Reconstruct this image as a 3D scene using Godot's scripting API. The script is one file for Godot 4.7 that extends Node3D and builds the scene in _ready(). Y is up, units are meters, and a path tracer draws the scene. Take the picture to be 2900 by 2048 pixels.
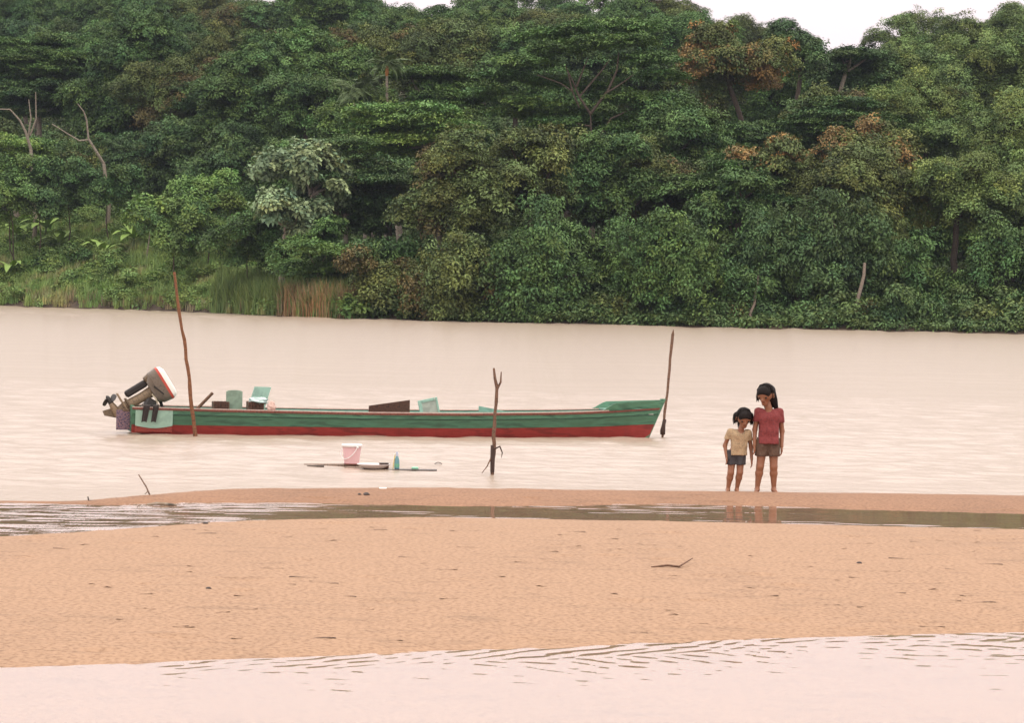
extends Node3D
# A muddy river with a moored longboat, two children on a sand bar and rain forest on the far bank.
# Metres, y up; the water lies at y = 0 and the camera looks along -z.

var rng := RandomNumberGenerator.new()
var M := {}
var CL := {}
var taken := {}

# ------------------------------------------------------------------ helpers
class Geo:
	var v := PackedVector3Array()
	var ix := PackedInt32Array()
	var c := PackedColorArray()
	func p(a: Vector3) -> int:
		v.append(a)
		return v.size() - 1
	func tri(a: int, b: int, d: int) -> void:
		ix.append(a); ix.append(b); ix.append(d)
	func face(pts: Array) -> void:
		var s := v.size()
		for q in pts: v.append(q)
		for k in range(1, pts.size() - 1): tri(s, s + k, s + k + 1)
	func grid(rows: int, cols: int, s: int, closed := false) -> void:
		var n := cols if closed else cols - 1
		for r in rows - 1:
			for k in n:
				var a := s + r * cols + k
				var b := s + r * cols + (k + 1) % cols
				tri(a, b, a + cols); tri(b, b + cols, a + cols)
	func tube(path: Array, radii: Array, sides := 7, cap := true) -> void:
		var s := v.size()
		var n := path.size()
		var side := Vector3.ZERO
		for k in n:
			var d: Vector3 = (path[min(k + 1, n - 1)] - path[max(k - 1, 0)]).normalized()
			if side == Vector3.ZERO:
				side = d.cross(Vector3(0.31, 0.2, 0.93)).normalized()
			side = (side - d * side.dot(d)).normalized()
			var up := d.cross(side)
			for j in sides:
				var a := TAU * j / sides
				v.append(path[k] + (side * cos(a) + up * sin(a)) * radii[k])
		grid(n, sides, s, true)
		if cap:
			for e in [0, n - 1]:
				var m := p(path[e])
				for j in sides:
					var a = s + e * sides + j
					var b = s + e * sides + (j + 1) % sides
					if e == 0: tri(m, b, a)
					else: tri(m, a, b)
	func lathe(profile: Array, sides := 20, at := Vector3.ZERO) -> void:
		var s := v.size()
		for q in profile:
			for j in sides:
				var a := TAU * j / sides
				v.append(at + Vector3(q.x * cos(a), q.y, q.x * sin(a)))
		grid(profile.size(), sides, s, true)
	func box(t: Transform3D, size: Vector3, bev := 0.004) -> void:
		var h := size / 2.0
		bev = min(bev, 0.45 * min(h.x, min(h.y, h.z)))
		var q := {}
		for sx in [-1, 1]:
			for sy in [-1, 1]:
				for sz in [-1, 1]:
					q[Vector4i(sx, sy, sz, 0)] = t * Vector3(sx * h.x, sy * (h.y - bev), sz * (h.z - bev))
					q[Vector4i(sx, sy, sz, 1)] = t * Vector3(sx * (h.x - bev), sy * h.y, sz * (h.z - bev))
					q[Vector4i(sx, sy, sz, 2)] = t * Vector3(sx * (h.x - bev), sy * (h.y - bev), sz * h.z)
		for s in [-1, 1]:
			face([q[Vector4i(s, -1, -1, 0)], q[Vector4i(s, 1, -1, 0)], q[Vector4i(s, 1, 1, 0)], q[Vector4i(s, -1, 1, 0)]])
			face([q[Vector4i(-1, s, -1, 1)], q[Vector4i(1, s, -1, 1)], q[Vector4i(1, s, 1, 1)], q[Vector4i(-1, s, 1, 1)]])
			face([q[Vector4i(-1, -1, s, 2)], q[Vector4i(1, -1, s, 2)], q[Vector4i(1, 1, s, 2)], q[Vector4i(-1, 1, s, 2)]])
			for r in [-1, 1]:
				face([q[Vector4i(s, r, -1, 0)], q[Vector4i(s, r, 1, 0)], q[Vector4i(s, r, 1, 1)], q[Vector4i(s, r, -1, 1)]])
				face([q[Vector4i(s, -1, r, 0)], q[Vector4i(s, 1, r, 0)], q[Vector4i(s, 1, r, 2)], q[Vector4i(s, -1, r, 2)]])
				face([q[Vector4i(-1, s, r, 1)], q[Vector4i(1, s, r, 1)], q[Vector4i(1, s, r, 2)], q[Vector4i(-1, s, r, 2)]])
				for w in [-1, 1]:
					face([q[Vector4i(s, r, w, 0)], q[Vector4i(s, r, w, 1)], q[Vector4i(s, r, w, 2)]])
	func prism(poly: Array, z0: float, z1: float, t := Transform3D.IDENTITY) -> void:
		var n := poly.size()
		var a := []; var b := []
		for q in poly:
			a.append(t * Vector3(q.x, q.y, z0)); b.append(t * Vector3(q.x, q.y, z1))
		face(a); face(b)
		for k in n: face([a[k], a[(k + 1) % n], b[(k + 1) % n], b[k]])
	func commit(m: Material) -> ArrayMesh:
		var nn := PackedVector3Array(); nn.resize(v.size())
		for k in range(0, ix.size(), 3):
			var a := ix[k]; var b := ix[k + 1]; var d := ix[k + 2]
			var f := (v[d] - v[a]).cross(v[b] - v[a])
			nn[a] += f; nn[b] += f; nn[d] += f
		for k in nn.size(): nn[k] = nn[k].normalized() if nn[k].length_squared() > 0.0 else Vector3.UP
		return finish(nn, m)
	func finish(nn: PackedVector3Array, m: Material) -> ArrayMesh:
		var arr := []; arr.resize(Mesh.ARRAY_MAX)
		arr[Mesh.ARRAY_VERTEX] = v; arr[Mesh.ARRAY_NORMAL] = nn; arr[Mesh.ARRAY_INDEX] = ix
		if c.size() == v.size(): arr[Mesh.ARRAY_COLOR] = c
		var am := ArrayMesh.new()
		am.add_surface_from_arrays(Mesh.PRIMITIVE_TRIANGLES, arr)
		am.surface_set_material(0, m)
		return am

func numbered(called: String) -> String:
	taken[called] = taken.get(called, -1) + 1
	return called if taken[called] == 0 else "%s_%03d" % [called, taken[called]]

func tag(o: Node, label: String, category: String, group := "", kind := "") -> void:
	o.set_meta("label", label); o.set_meta("category", category)
	if group: o.set_meta("group", group)
	if kind: o.set_meta("kind", kind)

func thing(called: String, label: String, category: String, at := Vector3.ZERO, turn := 0.0, group := "") -> Node3D:
	var o := Node3D.new()
	o.name = numbered(called); add_child(o)
	o.position = at; o.rotation.y = turn
	tag(o, label, category, group)
	return o

func put(called: String, g: Geo, m: Material, parent: Node = self) -> MeshInstance3D:
	var o := MeshInstance3D.new()
	o.name = numbered(called) if parent == self else called
	o.mesh = g.commit(m)
	parent.add_child(o, true)
	return o

func structure(o: Node, label: String, category: String) -> void:
	tag(o, label, category, "", "structure")

func curve(pts: Array, x: float) -> float:
	if x <= pts[0][0]: return pts[0][1]
	for k in range(1, pts.size()):
		if x <= pts[k][0]:
			var t: float = (x - pts[k - 1][0]) / (pts[k][0] - pts[k - 1][0])
			return lerp(float(pts[k - 1][1]), float(pts[k][1]), t)
	return pts[-1][1]

func soft(pts: Array, x: float, w: float) -> float:   # the same line with rounded corners
	return (curve(pts, x - w) + 2.0 * curve(pts, x) + curve(pts, x + w)) / 4.0

func rnd(a: float, b: float) -> float:
	return rng.randf_range(a, b)

func noise(seed_: int, freq: float, octaves := 3) -> FastNoiseLite:
	var n := FastNoiseLite.new()
	n.seed = seed_; n.frequency = freq; n.noise_type = FastNoiseLite.TYPE_SIMPLEX_SMOOTH
	n.fractal_octaves = octaves
	return n

func ntex(n: FastNoiseLite, ramp: Array, size := 512, normal := 0.0) -> NoiseTexture2D:
	var t := NoiseTexture2D.new()
	t.width = size; t.height = size; t.seamless = true; t.noise = n
	if normal > 0.0:
		t.as_normal_map = true; t.bump_strength = normal
	elif ramp:
		var gr := Gradient.new()
		gr.offsets = PackedFloat32Array(ramp.map(func(q): return q[0]))
		gr.colors = PackedColorArray(ramp.map(func(q): return q[1]))
		t.color_ramp = gr
	return t

func lin(r: float, g: float, b: float) -> Color:
	return Color(r, g, b).linear_to_srgb()

func paint(color: Color, rough := 0.6, grain := 0.0, scale := 3.0, seed_ := 5) -> StandardMaterial3D:
	var m := StandardMaterial3D.new()
	m.albedo_color = color; m.roughness = rough
	if grain > 0.0:
		var lo := 1.0 - grain
		m.albedo_texture = ntex(noise(seed_, 0.02, 5), [[0.25, Color(lo, lo, lo)], [0.5, Color(1, 1, 1)], [0.8, Color(lo + grain * 0.6, lo + grain * 0.5, lo + grain * 0.4)]], 256)
		m.uv1_triplanar = true
		m.uv1_scale = Vector3.ONE * scale
	return m

# ------------------------------------------------------------------ the lie of the land
var RIVER_EDGE := [[-9.0, -26.2], [-4.86, -26.9], [-4.07, -27.1], [-3.49, -28.0], [-2.91, -28.93], [-2.0, -29.4], [-0.91, -29.8], [0.21, -29.9], [2.09, -30.0], [4.0, -30.35], [5.54, -30.4], [12.0, -30.6]]
var CHANNEL_FAR := [[-9.0, -26.2], [-3.75, -26.75], [-2.88, -27.32], [-1.52, -27.45], [-0.14, -27.43], [1.26, -28.16], [2.33, -28.29], [3.36, -28.0], [5.08, -27.84], [12.0, -27.5]]
var CHANNEL_NEAR := [[-9.0, -19.0], [-4.16, -23.05], [-3.4, -23.84], [-2.63, -24.94], [-1.73, -25.47], [-0.79, -25.98], [0.52, -25.96], [1.82, -25.99], [3.11, -25.9], [4.71, -25.8], [12.0, -25.4]]
var POOL_FAR := [[-9.0, -12.6], [-2.74, -15.26], [-2.01, -15.54], [-1.07, -15.98], [-0.28, -16.39], [0.56, -16.72], [1.54, -17.21], [2.34, -17.52], [3.27, -17.81], [9.0, -19.3]]
var FAR_SHORE := [[-90.0, -268.0], [-45.9, -252.8], [-30.1, -238.0], [-14.1, -204.5], [-1.3, -197.0], [10.8, -193.5], [22.7, -192.0], [34.6, -191.0], [90.0, -186.0]]
var lie_noise := noise(11, 0.35, 4)
var lump_noise := noise(12, 0.09, 3)

func seam(x: float) -> float:   # where the river's sheet ends, under the thin bar
	return 0.5 * (soft(RIVER_EDGE, x, 0.3) + soft(CHANNEL_FAR, x, 0.3))

func sand_height(x: float, z: float) -> float:
	var zr := soft(RIVER_EDGE, x, 0.25)
	var c1 := soft(CHANNEL_FAR, x, 0.25)
	var c2 := soft(CHANNEL_NEAR, x, 0.3)
	var pf := soft(POOL_FAR, x, 0.4)
	var h: float
	if z < zr: h = -0.05 * (zr - z)
	elif z < c1:
		var t = (z - zr) / max(c1 - zr, 0.001)
		h = min(0.05, 0.035 * (c1 - zr)) * pow(4.0 * t * (1.0 - t), 0.8)
	elif z < c2:
		var t := (z - c1) / (c2 - c1)
		h = -0.07 * 4.0 * t * (1.0 - t)
	elif z < pf:
		var t := (z - c2) / (pf - c2)
		h = 0.13 * pow(4.0 * t * (1.0 - t), 0.75)
	else: h = -0.05 * (z - pf)
	h = max(h, -0.5)
	return h + 0.0045 * lie_noise.get_noise_2d(x * 3.0, z * 2.0) + 0.0035 * lie_noise.get_noise_2d(x * 14.0, z * 5.0)

func bank_height(x: float, z: float) -> float:
	var s := curve(FAR_SHORE, x) - z
	if s < 0.0: return 0.5 * s
	var slope: float = lerp(0.34, 0.15, smoothstep(-32.0, -14.0, x))
	var h: float = 0.18 * smoothstep(0.0, 1.2, s) + slope * min(s, 24.0) + 0.135 * max(s - 24.0, 0.0)
	return h + 0.5 * smoothstep(3.0, 12.0, s) * lump_noise.get_noise_2d(x, z)

# ------------------------------------------------------------------ foliage
func leaf_clump(n: int, radius: float, flat: float, length: float, width: float, lift: float, seed_: int) -> Geo:
	var r := RandomNumberGenerator.new(); r.seed = seed_
	var g := Geo.new()
	for k in n:
		var d := Vector3(r.randfn(), r.randfn(), r.randfn()).normalized()
		var at := d * radius * pow(r.randf(), 0.45)
		at.y *= flat
		var along := (Vector3(d.x, 0.0, d.z) + Vector3(r.randfn(), r.randfn() * 0.5 + lift, r.randfn()) * 0.6).normalized()
		var nrm := (Vector3.UP * 0.9 + d * 0.5 + Vector3(r.randfn(), r.randfn(), r.randfn()) * 0.38).normalized()
		var side := along.cross(nrm).normalized()
		var up := side.cross(along)
		var l := length * r.randf_range(0.7, 1.25); var w := width * r.randf_range(0.75, 1.2)
		var tone := r.randf_range(0.8, 1.2)
		var s := g.v.size()
		for q in [at, at + along * l * 0.45 + side * w * 0.5 + up * w * 0.18, at + along * l - up * l * 0.16, at + along * l * 0.45 - side * w * 0.5 + up * w * 0.18]:
			g.v.append(q); g.c.append(Color(tone, tone, tone * 0.95))
		g.tri(s, s + 1, s + 2); g.tri(s, s + 2, s + 3)
	return g

func make_clumps() -> void:
	for k in 3:
		CL["broad%d" % k] = leaf_clump(64, 0.62, 0.55, 0.25, 0.13, -0.2, 100 + k).commit(M.leaf)
		CL["fine%d" % k] = leaf_clump(90, 0.72, 0.55, 0.21, 0.11, 0.0, 200 + k).commit(M.leaf)
		CL["big%d" % k] = leaf_clump(34, 0.58, 0.6, 0.36, 0.26, -0.35, 300 + k).commit(M.leaf)
		CL["flat%d" % k] = leaf_clump(60, 0.85, 0.2, 0.26, 0.13, 0.0, 400 + k).commit(M.leaf)
		CL["hang%d" % k] = leaf_clump(46, 0.55, 0.85, 0.28, 0.14, -0.9, 500 + k).commit(M.leaf)

var TINT := {
	"mid": Color(0.105, 0.185, 0.052), "fresh": Color(0.165, 0.270, 0.074), "dark": Color(0.086, 0.155, 0.047), "deep": Color(0.080, 0.140, 0.048),
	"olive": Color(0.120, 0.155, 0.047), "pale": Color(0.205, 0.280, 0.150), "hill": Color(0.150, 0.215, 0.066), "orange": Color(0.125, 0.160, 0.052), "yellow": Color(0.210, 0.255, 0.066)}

func scatter(called: String, mesh: Mesh, xf: Array, cols: Array, parent: Node) -> MultiMeshInstance3D:
	var mm := MultiMesh.new()
	mm.transform_format = MultiMesh.TRANSFORM_3D; mm.use_colors = true
	mm.mesh = mesh; mm.instance_count = xf.size()
	for k in xf.size():
		mm.set_instance_transform(k, xf[k]); mm.set_instance_color(k, cols[k])
	var o := MultiMeshInstance3D.new()
	o.name = called; o.multimesh = mm
	parent.add_child(o, true)
	o.set_meta("kind", "stuff")
	return o

func leaf_basis(d: Vector3, s: float) -> Basis:
	var y := (d * 0.6 + Vector3.UP * 0.75 + Vector3(rng.randfn(), rng.randfn(), rng.randfn()) * 0.25).normalized()
	var x := y.cross(Vector3(rng.randfn(), rng.randfn(), rng.randfn())).normalized()
	return Basis(x, y, x.cross(y)).scaled_local(Vector3.ONE * s)

func leaf_tone(base: Color, spread := 0.22) -> Color:
	var b := 1.0 + rnd(-spread, spread)
	var w := rnd(-0.12, 0.12)
	return Color(base.r * b * (1.0 + w), base.g * b, base.b * b * (1.0 - w))

# A crown is a cloud of leaf clumps over many rounded boughs; returns the boughs' centres.
func crown(parent: Node, centre: Vector3, r: Vector3, kind: String, tint: String, dense := 1.0, pads: Array = []) -> Array:
	var flat := kind == "flat" or kind == "umbrella"
	var boughs := []
	var least := 0.95 if r.y > 1.2 else 0.5
	if pads:
		boughs = pads
	else:
		var n := int(clamp(1.35 * r.x * r.y * (1.2 if flat else 1.0), 5.0, 36.0))
		for k in n:
			var d := Vector3(rng.randfn(), rng.randfn(), rng.randfn()).normalized() * pow(rng.randf(), 0.4) * 0.86
			if kind == "hang": d.y = d.y * 1.1 - 0.05
			var br: float = clamp(rnd(0.18, 0.42) * min(r.x, r.y * 1.25), least * 0.75, 2.0)
			if flat: br = clamp(rnd(0.26, 0.42) * r.x, 1.0, 2.6)
			boughs.append([centre + d * r, br])
	var xf := []; var cols := []
	var base: Color = TINT[tint]
	for b in boughs:
		var bc: Vector3 = b[0]; var br: float = b[1]
		var tone := leaf_tone(base, 0.32)
		var odd := rng.randf()
		if tint == "orange" and odd < 0.5 and bc.y > centre.y - r.y * 0.4: tone = Color(0.31, 0.205, 0.08)
		elif tint == "orange" and odd < 0.72: tone = Color(0.17, 0.155, 0.05)
		elif tint == "yellow" and odd < 0.4: tone = Color(0.27, 0.24, 0.06)
		elif tint == "olive" and odd < 0.14: tone = Color(0.13, 0.105, 0.04)
		var squash := 0.22 if flat else 0.8
		var cover := 14.0 if flat else 21.0
		if kind == "big": cover = 27.0
		if kind == "fine": cover = 15.0
		for k in int(cover * br * br * dense) + 6:
			var d := Vector3(rng.randfn(), rng.randfn() + 0.25, rng.randfn()).normalized()
			if d.y < -0.45: d.y = -d.y
			var at := bc + Vector3(d.x, d.y * squash, d.z) * br * (rnd(0.6, 1.15) if rng.randf() < 0.9 else rnd(1.15, 1.6))
			if kind == "hang" and rng.randf() < 0.52:
				at = bc + Vector3(d.x * br, -rnd(0.2, 2.4) * br, d.z * br) * 0.98
			if at.y < 0.15: at.y = rnd(0.2, 0.9)
			var t := leaf_tone(tone if rng.randf() < 0.75 else base, 0.4)
			if tint == "orange" and rng.randf() < 0.06: t = leaf_tone(Color(0.34, 0.2, 0.07), 0.2)
			xf.append(Transform3D(leaf_basis(d if not flat else Vector3.UP, rnd(0.75, 1.25)), at)); cols.append(t)
	var key := "flat" if flat else kind
	scatter("crown", CL["%s%d" % [key, rng.randi() % 3]], xf, cols, parent)
	return boughs.map(func(b): return b[0])

func limb(g: Geo, from: Vector3, to: Vector3, r0: float, r1: float, bend := 0.12) -> void:
	var path := []; var rad := []
	var l := from.distance_to(to)
	var off := Vector3(rng.randfn(), rng.randfn(), rng.randfn()) * l * bend
	for k in 6:
		var t := k / 5.0
		path.append(from.lerp(to, t) + off * sin(t * PI) + Vector3(rng.randfn(), 0, rng.randfn()) * l * 0.012)
		rad.append(lerp(r0, r1, t))
	g.tube(path, rad, 6)

func tree(called: String, label: String, x: float, y: float, z: float, rx: float, ry: float, kind: String, tint: String, group := "") -> Node3D:
	if kind == "hang" and called != "bush" and called != "young_tree": z += 2.2      # these lean out over the water
	var foot := Vector3(x + rnd(-0.5, 0.5), 0, min(z - 0.6, curve(FAR_SHORE, x) - 2.0))
	foot.y = max(bank_height(foot.x, foot.z), 0.1) - 0.15
	var bushy := called == "bush"
	var t := thing(called, label, "bush" if bushy else "tree", foot, 0.0, group)
	var centre := Vector3(x, y, z) - foot
	var boughs := crown(t, centre, Vector3(rx, ry, min(rx, 4.2) * 0.8), kind, tint)
	var g := Geo.new()
	var girth: float = 0.07 if bushy else clamp(0.035 * (centre.y + ry), 0.1, 0.34)
	var fork := centre - Vector3(0, ry * 0.45, 0)
	limb(g, Vector3.ZERO, fork, girth, girth * 0.62, 0.04)
	for k in min(boughs.size(), 6):
		limb(g, fork + Vector3(0, -0.15, 0), boughs[k], girth * 0.5, girth * 0.14)
	put("trunk", g, M.bark_pale if kind in ["flat", "umbrella", "big"] else M.bark, t)
	return t

const WORDS := ["first", "second", "third", "fourth", "fifth", "sixth", "seventh", "eighth", "ninth", "tenth", "eleventh", "twelfth", "thirteenth", "fourteenth", "fifteenth", "sixteenth", "seventeenth", "eighteenth", "nineteenth", "twentieth", "twenty-first", "twenty-second", "twenty-third", "twenty-fourth", "twenty-fifth", "twenty-sixth"]

var TREES := [
	["leafy_tree", "light green spreading tree in the top left corner of the forest", -50.4, 25.2, -300.0, 7.1, 3.9, "flat", "mid"],
	["leafy_tree", "fern green tree at the left edge of the picture above the banana plants", -48.6, 14.2, -275.0, 4.1, 3.3, "flat", "fresh"],
	["forest_tree", "tall dark creeper-hung tree standing right of the pale bare limbs", -38.8, 23.7, -292.0, 6.9, 6.9, "broad", "dark"],
	["forest_tree", "low dark tree behind the forked bare limb", -43.4, 13.7, -285.0, 5.3, 3.9, "broad", "dark"],
	["forest_tree", "dark round tree below the tall creeper-hung tree", -34.4, 14.4, -278.0, 5.9, 4.2, "broad", "deep"],
	["forest_tree", "narrow bluish green tree left of the palms, above the pale shrub tree", -26.1, 20.1, -270.0, 5.1, 6.4, "broad", "dark"],
	["forest_tree", "dark tree standing directly behind the pale big-leaved tree", -26.5, 13.0, -262.0, 4.3, 3.6, "broad", "deep"],
	["leafy_tree", "mid green tree carrying the palms' crowns before it", -19.4, 20.9, -275.0, 5.8, 6.5, "broad", "mid"],
	["leafy_tree", "bright green layered tree directly below the orange-necked palm", -9.8, 15.4, -236.0, 5.6, 3.0, "flat", "fresh"],
	["leafy_tree", "green layered tree between the palms and the umbrella-shaped tree", -6.4, 19.7, -250.0, 5.3, 2.8, "flat", "mid"],
	["big_leaved_tree", "pale grey-green big-leaved tree left of the forest's middle", -15.8, 10.7, -219.5, 5.0, 2.7, "big", "pale"],
	["big_leaved_tree", "lower pale green big-leaved bush leaning from the pale tree", -17.4, 8.0, -216.5, 3.4, 2.1, "big", "pale"],
	["bush", "yellow-green rounded bush above the reeds at left", -25.7, 9.7, -240.0, 3.3, 2.1, "broad", "fresh"],
	["bush", "dark-bellied wide bush above the grassy bank", -28.5, 6.5, -236.0, 4.1, 2.5, "broad", "mid"],
	["bush", "green bush standing over the left end of the reeds", -21.0, 5.6, -222.0, 3.9, 2.6, "broad", "mid"],
	["bush", "small light bush in front of the banana plants' right side", -32.1, 9.0, -250.0, 2.5, 1.9, "big", "fresh"],
	["bush", "flat-topped bush right above the reeds", -14.6, 4.3, -210.0, 3.7, 1.6, "flat", "mid"],
	["bush", "rounded bush overhanging the water just right of the reeds", -9.8, 2.9, -204.0, 3.3, 2.4, "broad", "olive"],
	["bush", "small pale bush low at the waterline right of the dry reeds", -11.1, 0.9, -203.0, 1.3, 0.6, "big", "fresh"],
	["forest_tree", "dark slender tree in the shaded gap right of the pale tree", -9.7, 9.4, -222.0, 3.1, 3.6, "broad", "deep"],
	["forest_tree", "large olive green tree at the forest's middle, front row", -4.4, 9.4, -208.0, 4.4, 4.5, "broad", "olive"],
	["forest_tree", "creeper curtain tree over the water below the large olive tree", -3.9, 3.5, -202.0, 4.0, 3.0, "hang", "olive"],
	["bush", "leafy green bush under the many-limbed bare tree at left", -46.0, 12.4, -263.0, 2.8, 2.2, "broad", "mid"],
	["bush", "dark bush below the bare forked tree's long arm", -41.6, 12.0, -262.0, 2.8, 2.4, "broad", "dark"],
	["bush", "dark bush hiding the foot of the bare forked tree", -37.6, 11.2, -260.0, 3.0, 2.6, "broad", "dark"],
	["bush", "rounded bush before the foot of the many-limbed bare tree", -46.4, 9.8, -260.0, 3.0, 2.2, "broad", "mid"],
	["bush", "dark bush between the two bare trees' feet", -43.8, 9.6, -261.0, 2.6, 2.2, "broad", "deep"],
	["bush", "green bush under the pale big-leaved tree's crown", -16.0, 5.8, -216.0, 3.4, 1.8, "broad", "mid"],
	["umbrella_tree", "flat-layered umbrella-shaped tree with pale forking limbs", 5.2, 19.0, -226.0, 7.1, 4.2, "umbrella", "mid"],
	["forest_tree", "dark green tree below the umbrella-shaped tree's left side", 1.0, 10.8, -210.0, 3.9, 3.7, "broad", "olive"],
	["forest_tree", "leafy tree over the water, second mass right of the creeper curtain", 2.1, 4.6, -201.0, 3.5, 3.8, "hang", "dark"],
	["forest_tree", "dark tree below the umbrella-shaped tree's right side", 6.9, 10.4, -212.0, 3.7, 3.7, "broad", "dark"],
	["leafy_tree", "light green dome-shaped tree reaching down to the water", 10.5, 5.0, -199.0, 3.7, 3.7, "hang", "mid"],
	["forest_tree", "dark tree high behind the dome-shaped tree", 12.1, 14.2, -222.0, 4.2, 3.9, "broad", "dark"],
	["forest_tree", "slim dark green tree right of the dome-shaped tree", 15.9, 8.3, -205.0, 2.8, 4.4, "broad", "dark"],
	["bush", "dark overhanging bush at the water right of the dome-shaped tree", 15.7, 2.9, -198.0, 3.2, 2.5, "hang", "dark"],
	["flushing_tree", "tree with orange young leaves right above the children", 19.0, 11.4, -212.0, 3.2, 2.9, "broad", "orange"],
	["flushing_tree", "orange-topped tree on the skyline right of the umbrella-shaped tree", 18.8, 22.4, -250.0, 4.7, 3.3, "broad", "orange"],
	["skyline_tree", "dark round-headed tree standing out against the sky", 26.1, 24.6, -262.0, 3.1, 3.1, "broad", "deep"],
	["skyline_tree", "dark tree with a crooked arm against the sky", 31.2, 25.0, -268.0, 3.4, 2.5, "flat", "deep"],
	["leafy_tree", "green and rusty tree below the skyline trees", 25.9, 17.8, -240.0, 4.5, 2.5, "broad", "olive"],
	["flushing_tree", "large tree with orange and yellow leaf tips above the hanging vine", 27.0, 13.5, -226.0, 4.8, 3.1, "broad", "orange"],
	["flushing_tree", "yellow-tipped tree from which the long vine hangs", 28.1, 9.6, -214.0, 3.7, 2.9, "hang", "yellow"],
	["forest_tree", "dark creeper-covered tree left of the leaning trunk", 19.9, 6.0, -201.0, 3.8, 4.0, "hang", "deep"],
	["forest_tree", "dark tree over the leaning trunk at the water", 24.5, 6.1, -204.0, 3.3, 2.8, "hang", "deep"],
	["leafy_tree", "green tree right of the hanging vine", 33.3, 7.7, -222.0, 3.9, 3.1, "broad", "mid"],
	["leafy_tree", "dull green tree above the hut at the right edge", 39.0, 6.8, -226.0, 3.4, 2.7, "broad", "mid"],
	["hill_tree", "light green tree on the right hillside, lowest of its slope", 42.5, 13.0, -262.0, 5.2, 3.3, "fine", "hill"],
	["hill_tree", "olive tree on the right hillside below the sky gap", 41.9, 18.4, -290.0, 5.1, 3.6, "fine", "hill"],
	["hill_tree", "pale tree on the right hillside at the picture's edge", 52.7, 19.6, -300.0, 5.2, 4.1, "fine", "hill"],
	["hill_tree", "hazy tree on the right hillside nearest the sky gap", 48.1, 28.0, -340.0, 5.1, 3.8, "fine", "hill"],
	["hill_tree", "hazy round tree high on the right hillside", 54.9, 27.2, -345.0, 6.0, 4.3, "fine", "hill"],
	["hill_tree", "hazy tree at the right edge high on the hillside", 63.5, 30.2, -360.0, 5.4, 4.5, "fine", "hill"],
	["hill_tree", "topmost hazy tree of the right hillside", 66.0, 36.8, -400.0, 6.5, 3.5, "fine", "hill"],
]

func forest() -> void:
	for a in TREES:
		if a[0] == "umbrella_tree": continue
		tree(a[0], a[1], a[2], a[3], a[4], a[5], a[6], a[7], a[8], "trees of the far bank" if a[0] != "bush" else "bushes of the far bank")
	umbrella_tree()
	# rows further up the slope
	var rows := [[20.0, 7.5, 5.6, "second"], [46.0, 7.2, 6.2, "third"], [82.0, 6.8, 7.4, "fourth"], [130.0, 6.2, 8.6, "fifth"], [185.0, 6.2, 10.0, "sixth"]]
	var tops := [14.5, 20.5, 28.0, 38.0, 46.0]
	for i in rows.size():
		var row: Array = rows[i]
		var half = 0.205 * (215.0 + row[0]) + 4.0
		var x = -half
		var k := 0
		while x < half:
			var z: float = curve(FAR_SHORE, x) - row[0] - rnd(-4.0, 4.0)
			var top: float = tops[i] * (-z / (200.0 + row[0])) + rnd(-2.2, 1.4)
			var px = x / -z * 8000.0 + 1450.0
			if px > 2130.0 and px < 2550.0 and i >= 2: top = min(top, -z * 0.0875 + 2.0)
			if px >= 2550.0 and i == 2: top += 2.0
			top = min(top, -z * rnd(0.1, 0.112) + 2.0)
			if x < -14.0 and i == 0: z -= 14.0
			var ry := rnd(0.3, 0.42) * (11.0 if i < 3 else 16.0)
			var rx: float = row[2] * rnd(0.72, 0.95)
			var kind: String = ["broad", "broad", "flat", "fine"][rng.randi() % 4] if i < 2 else ["broad", "fine"][rng.randi() % 2]
			var tint: String = ["dark", "mid", "dark", "olive", "deep"][rng.randi() % 5]
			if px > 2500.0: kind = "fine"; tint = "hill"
			elif i >= 3: tint = ["mid", "olive", "dark"][rng.randi() % 3]
			var look: String = {"dark": "dark green", "mid": "mid green", "olive": "olive green", "deep": "deep green", "hill": "light green"}[tint]
			tree("forest_tree", "%s tree, %s from the left in the %s row back from the water" % [look, WORDS[k], row[3]], x, top - ry, z, rx, ry, kind, tint, "trees of the far bank")
			# the shaded storey under the crowns
			k += 1
			x += row[1] * rnd(0.85, 1.15) * (1.0 + 0.1 * i)
	# bushes that hang over the waterline
	var bx := -8.0
	var n := 0
	while bx < 42.0:
		var sz := curve(FAR_SHORE, bx)
		var r := rnd(0.7, 2.0)
		tree("bush", "low dark bush at the far waterline, %s along from the reeds" % WORDS[n], bx, r * 0.75, sz - 2.2 - rnd(0.0, 1.6), r * 1.25, r * 0.85, "hang" if n % 3 else "broad", ["deep", "dark", "olive"][n % 3], "bushes of the far bank")
		bx += rnd(1.6, 2.6) if rng.randf() < 0.55 else rnd(3.4, 5.4); n += 1

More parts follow.
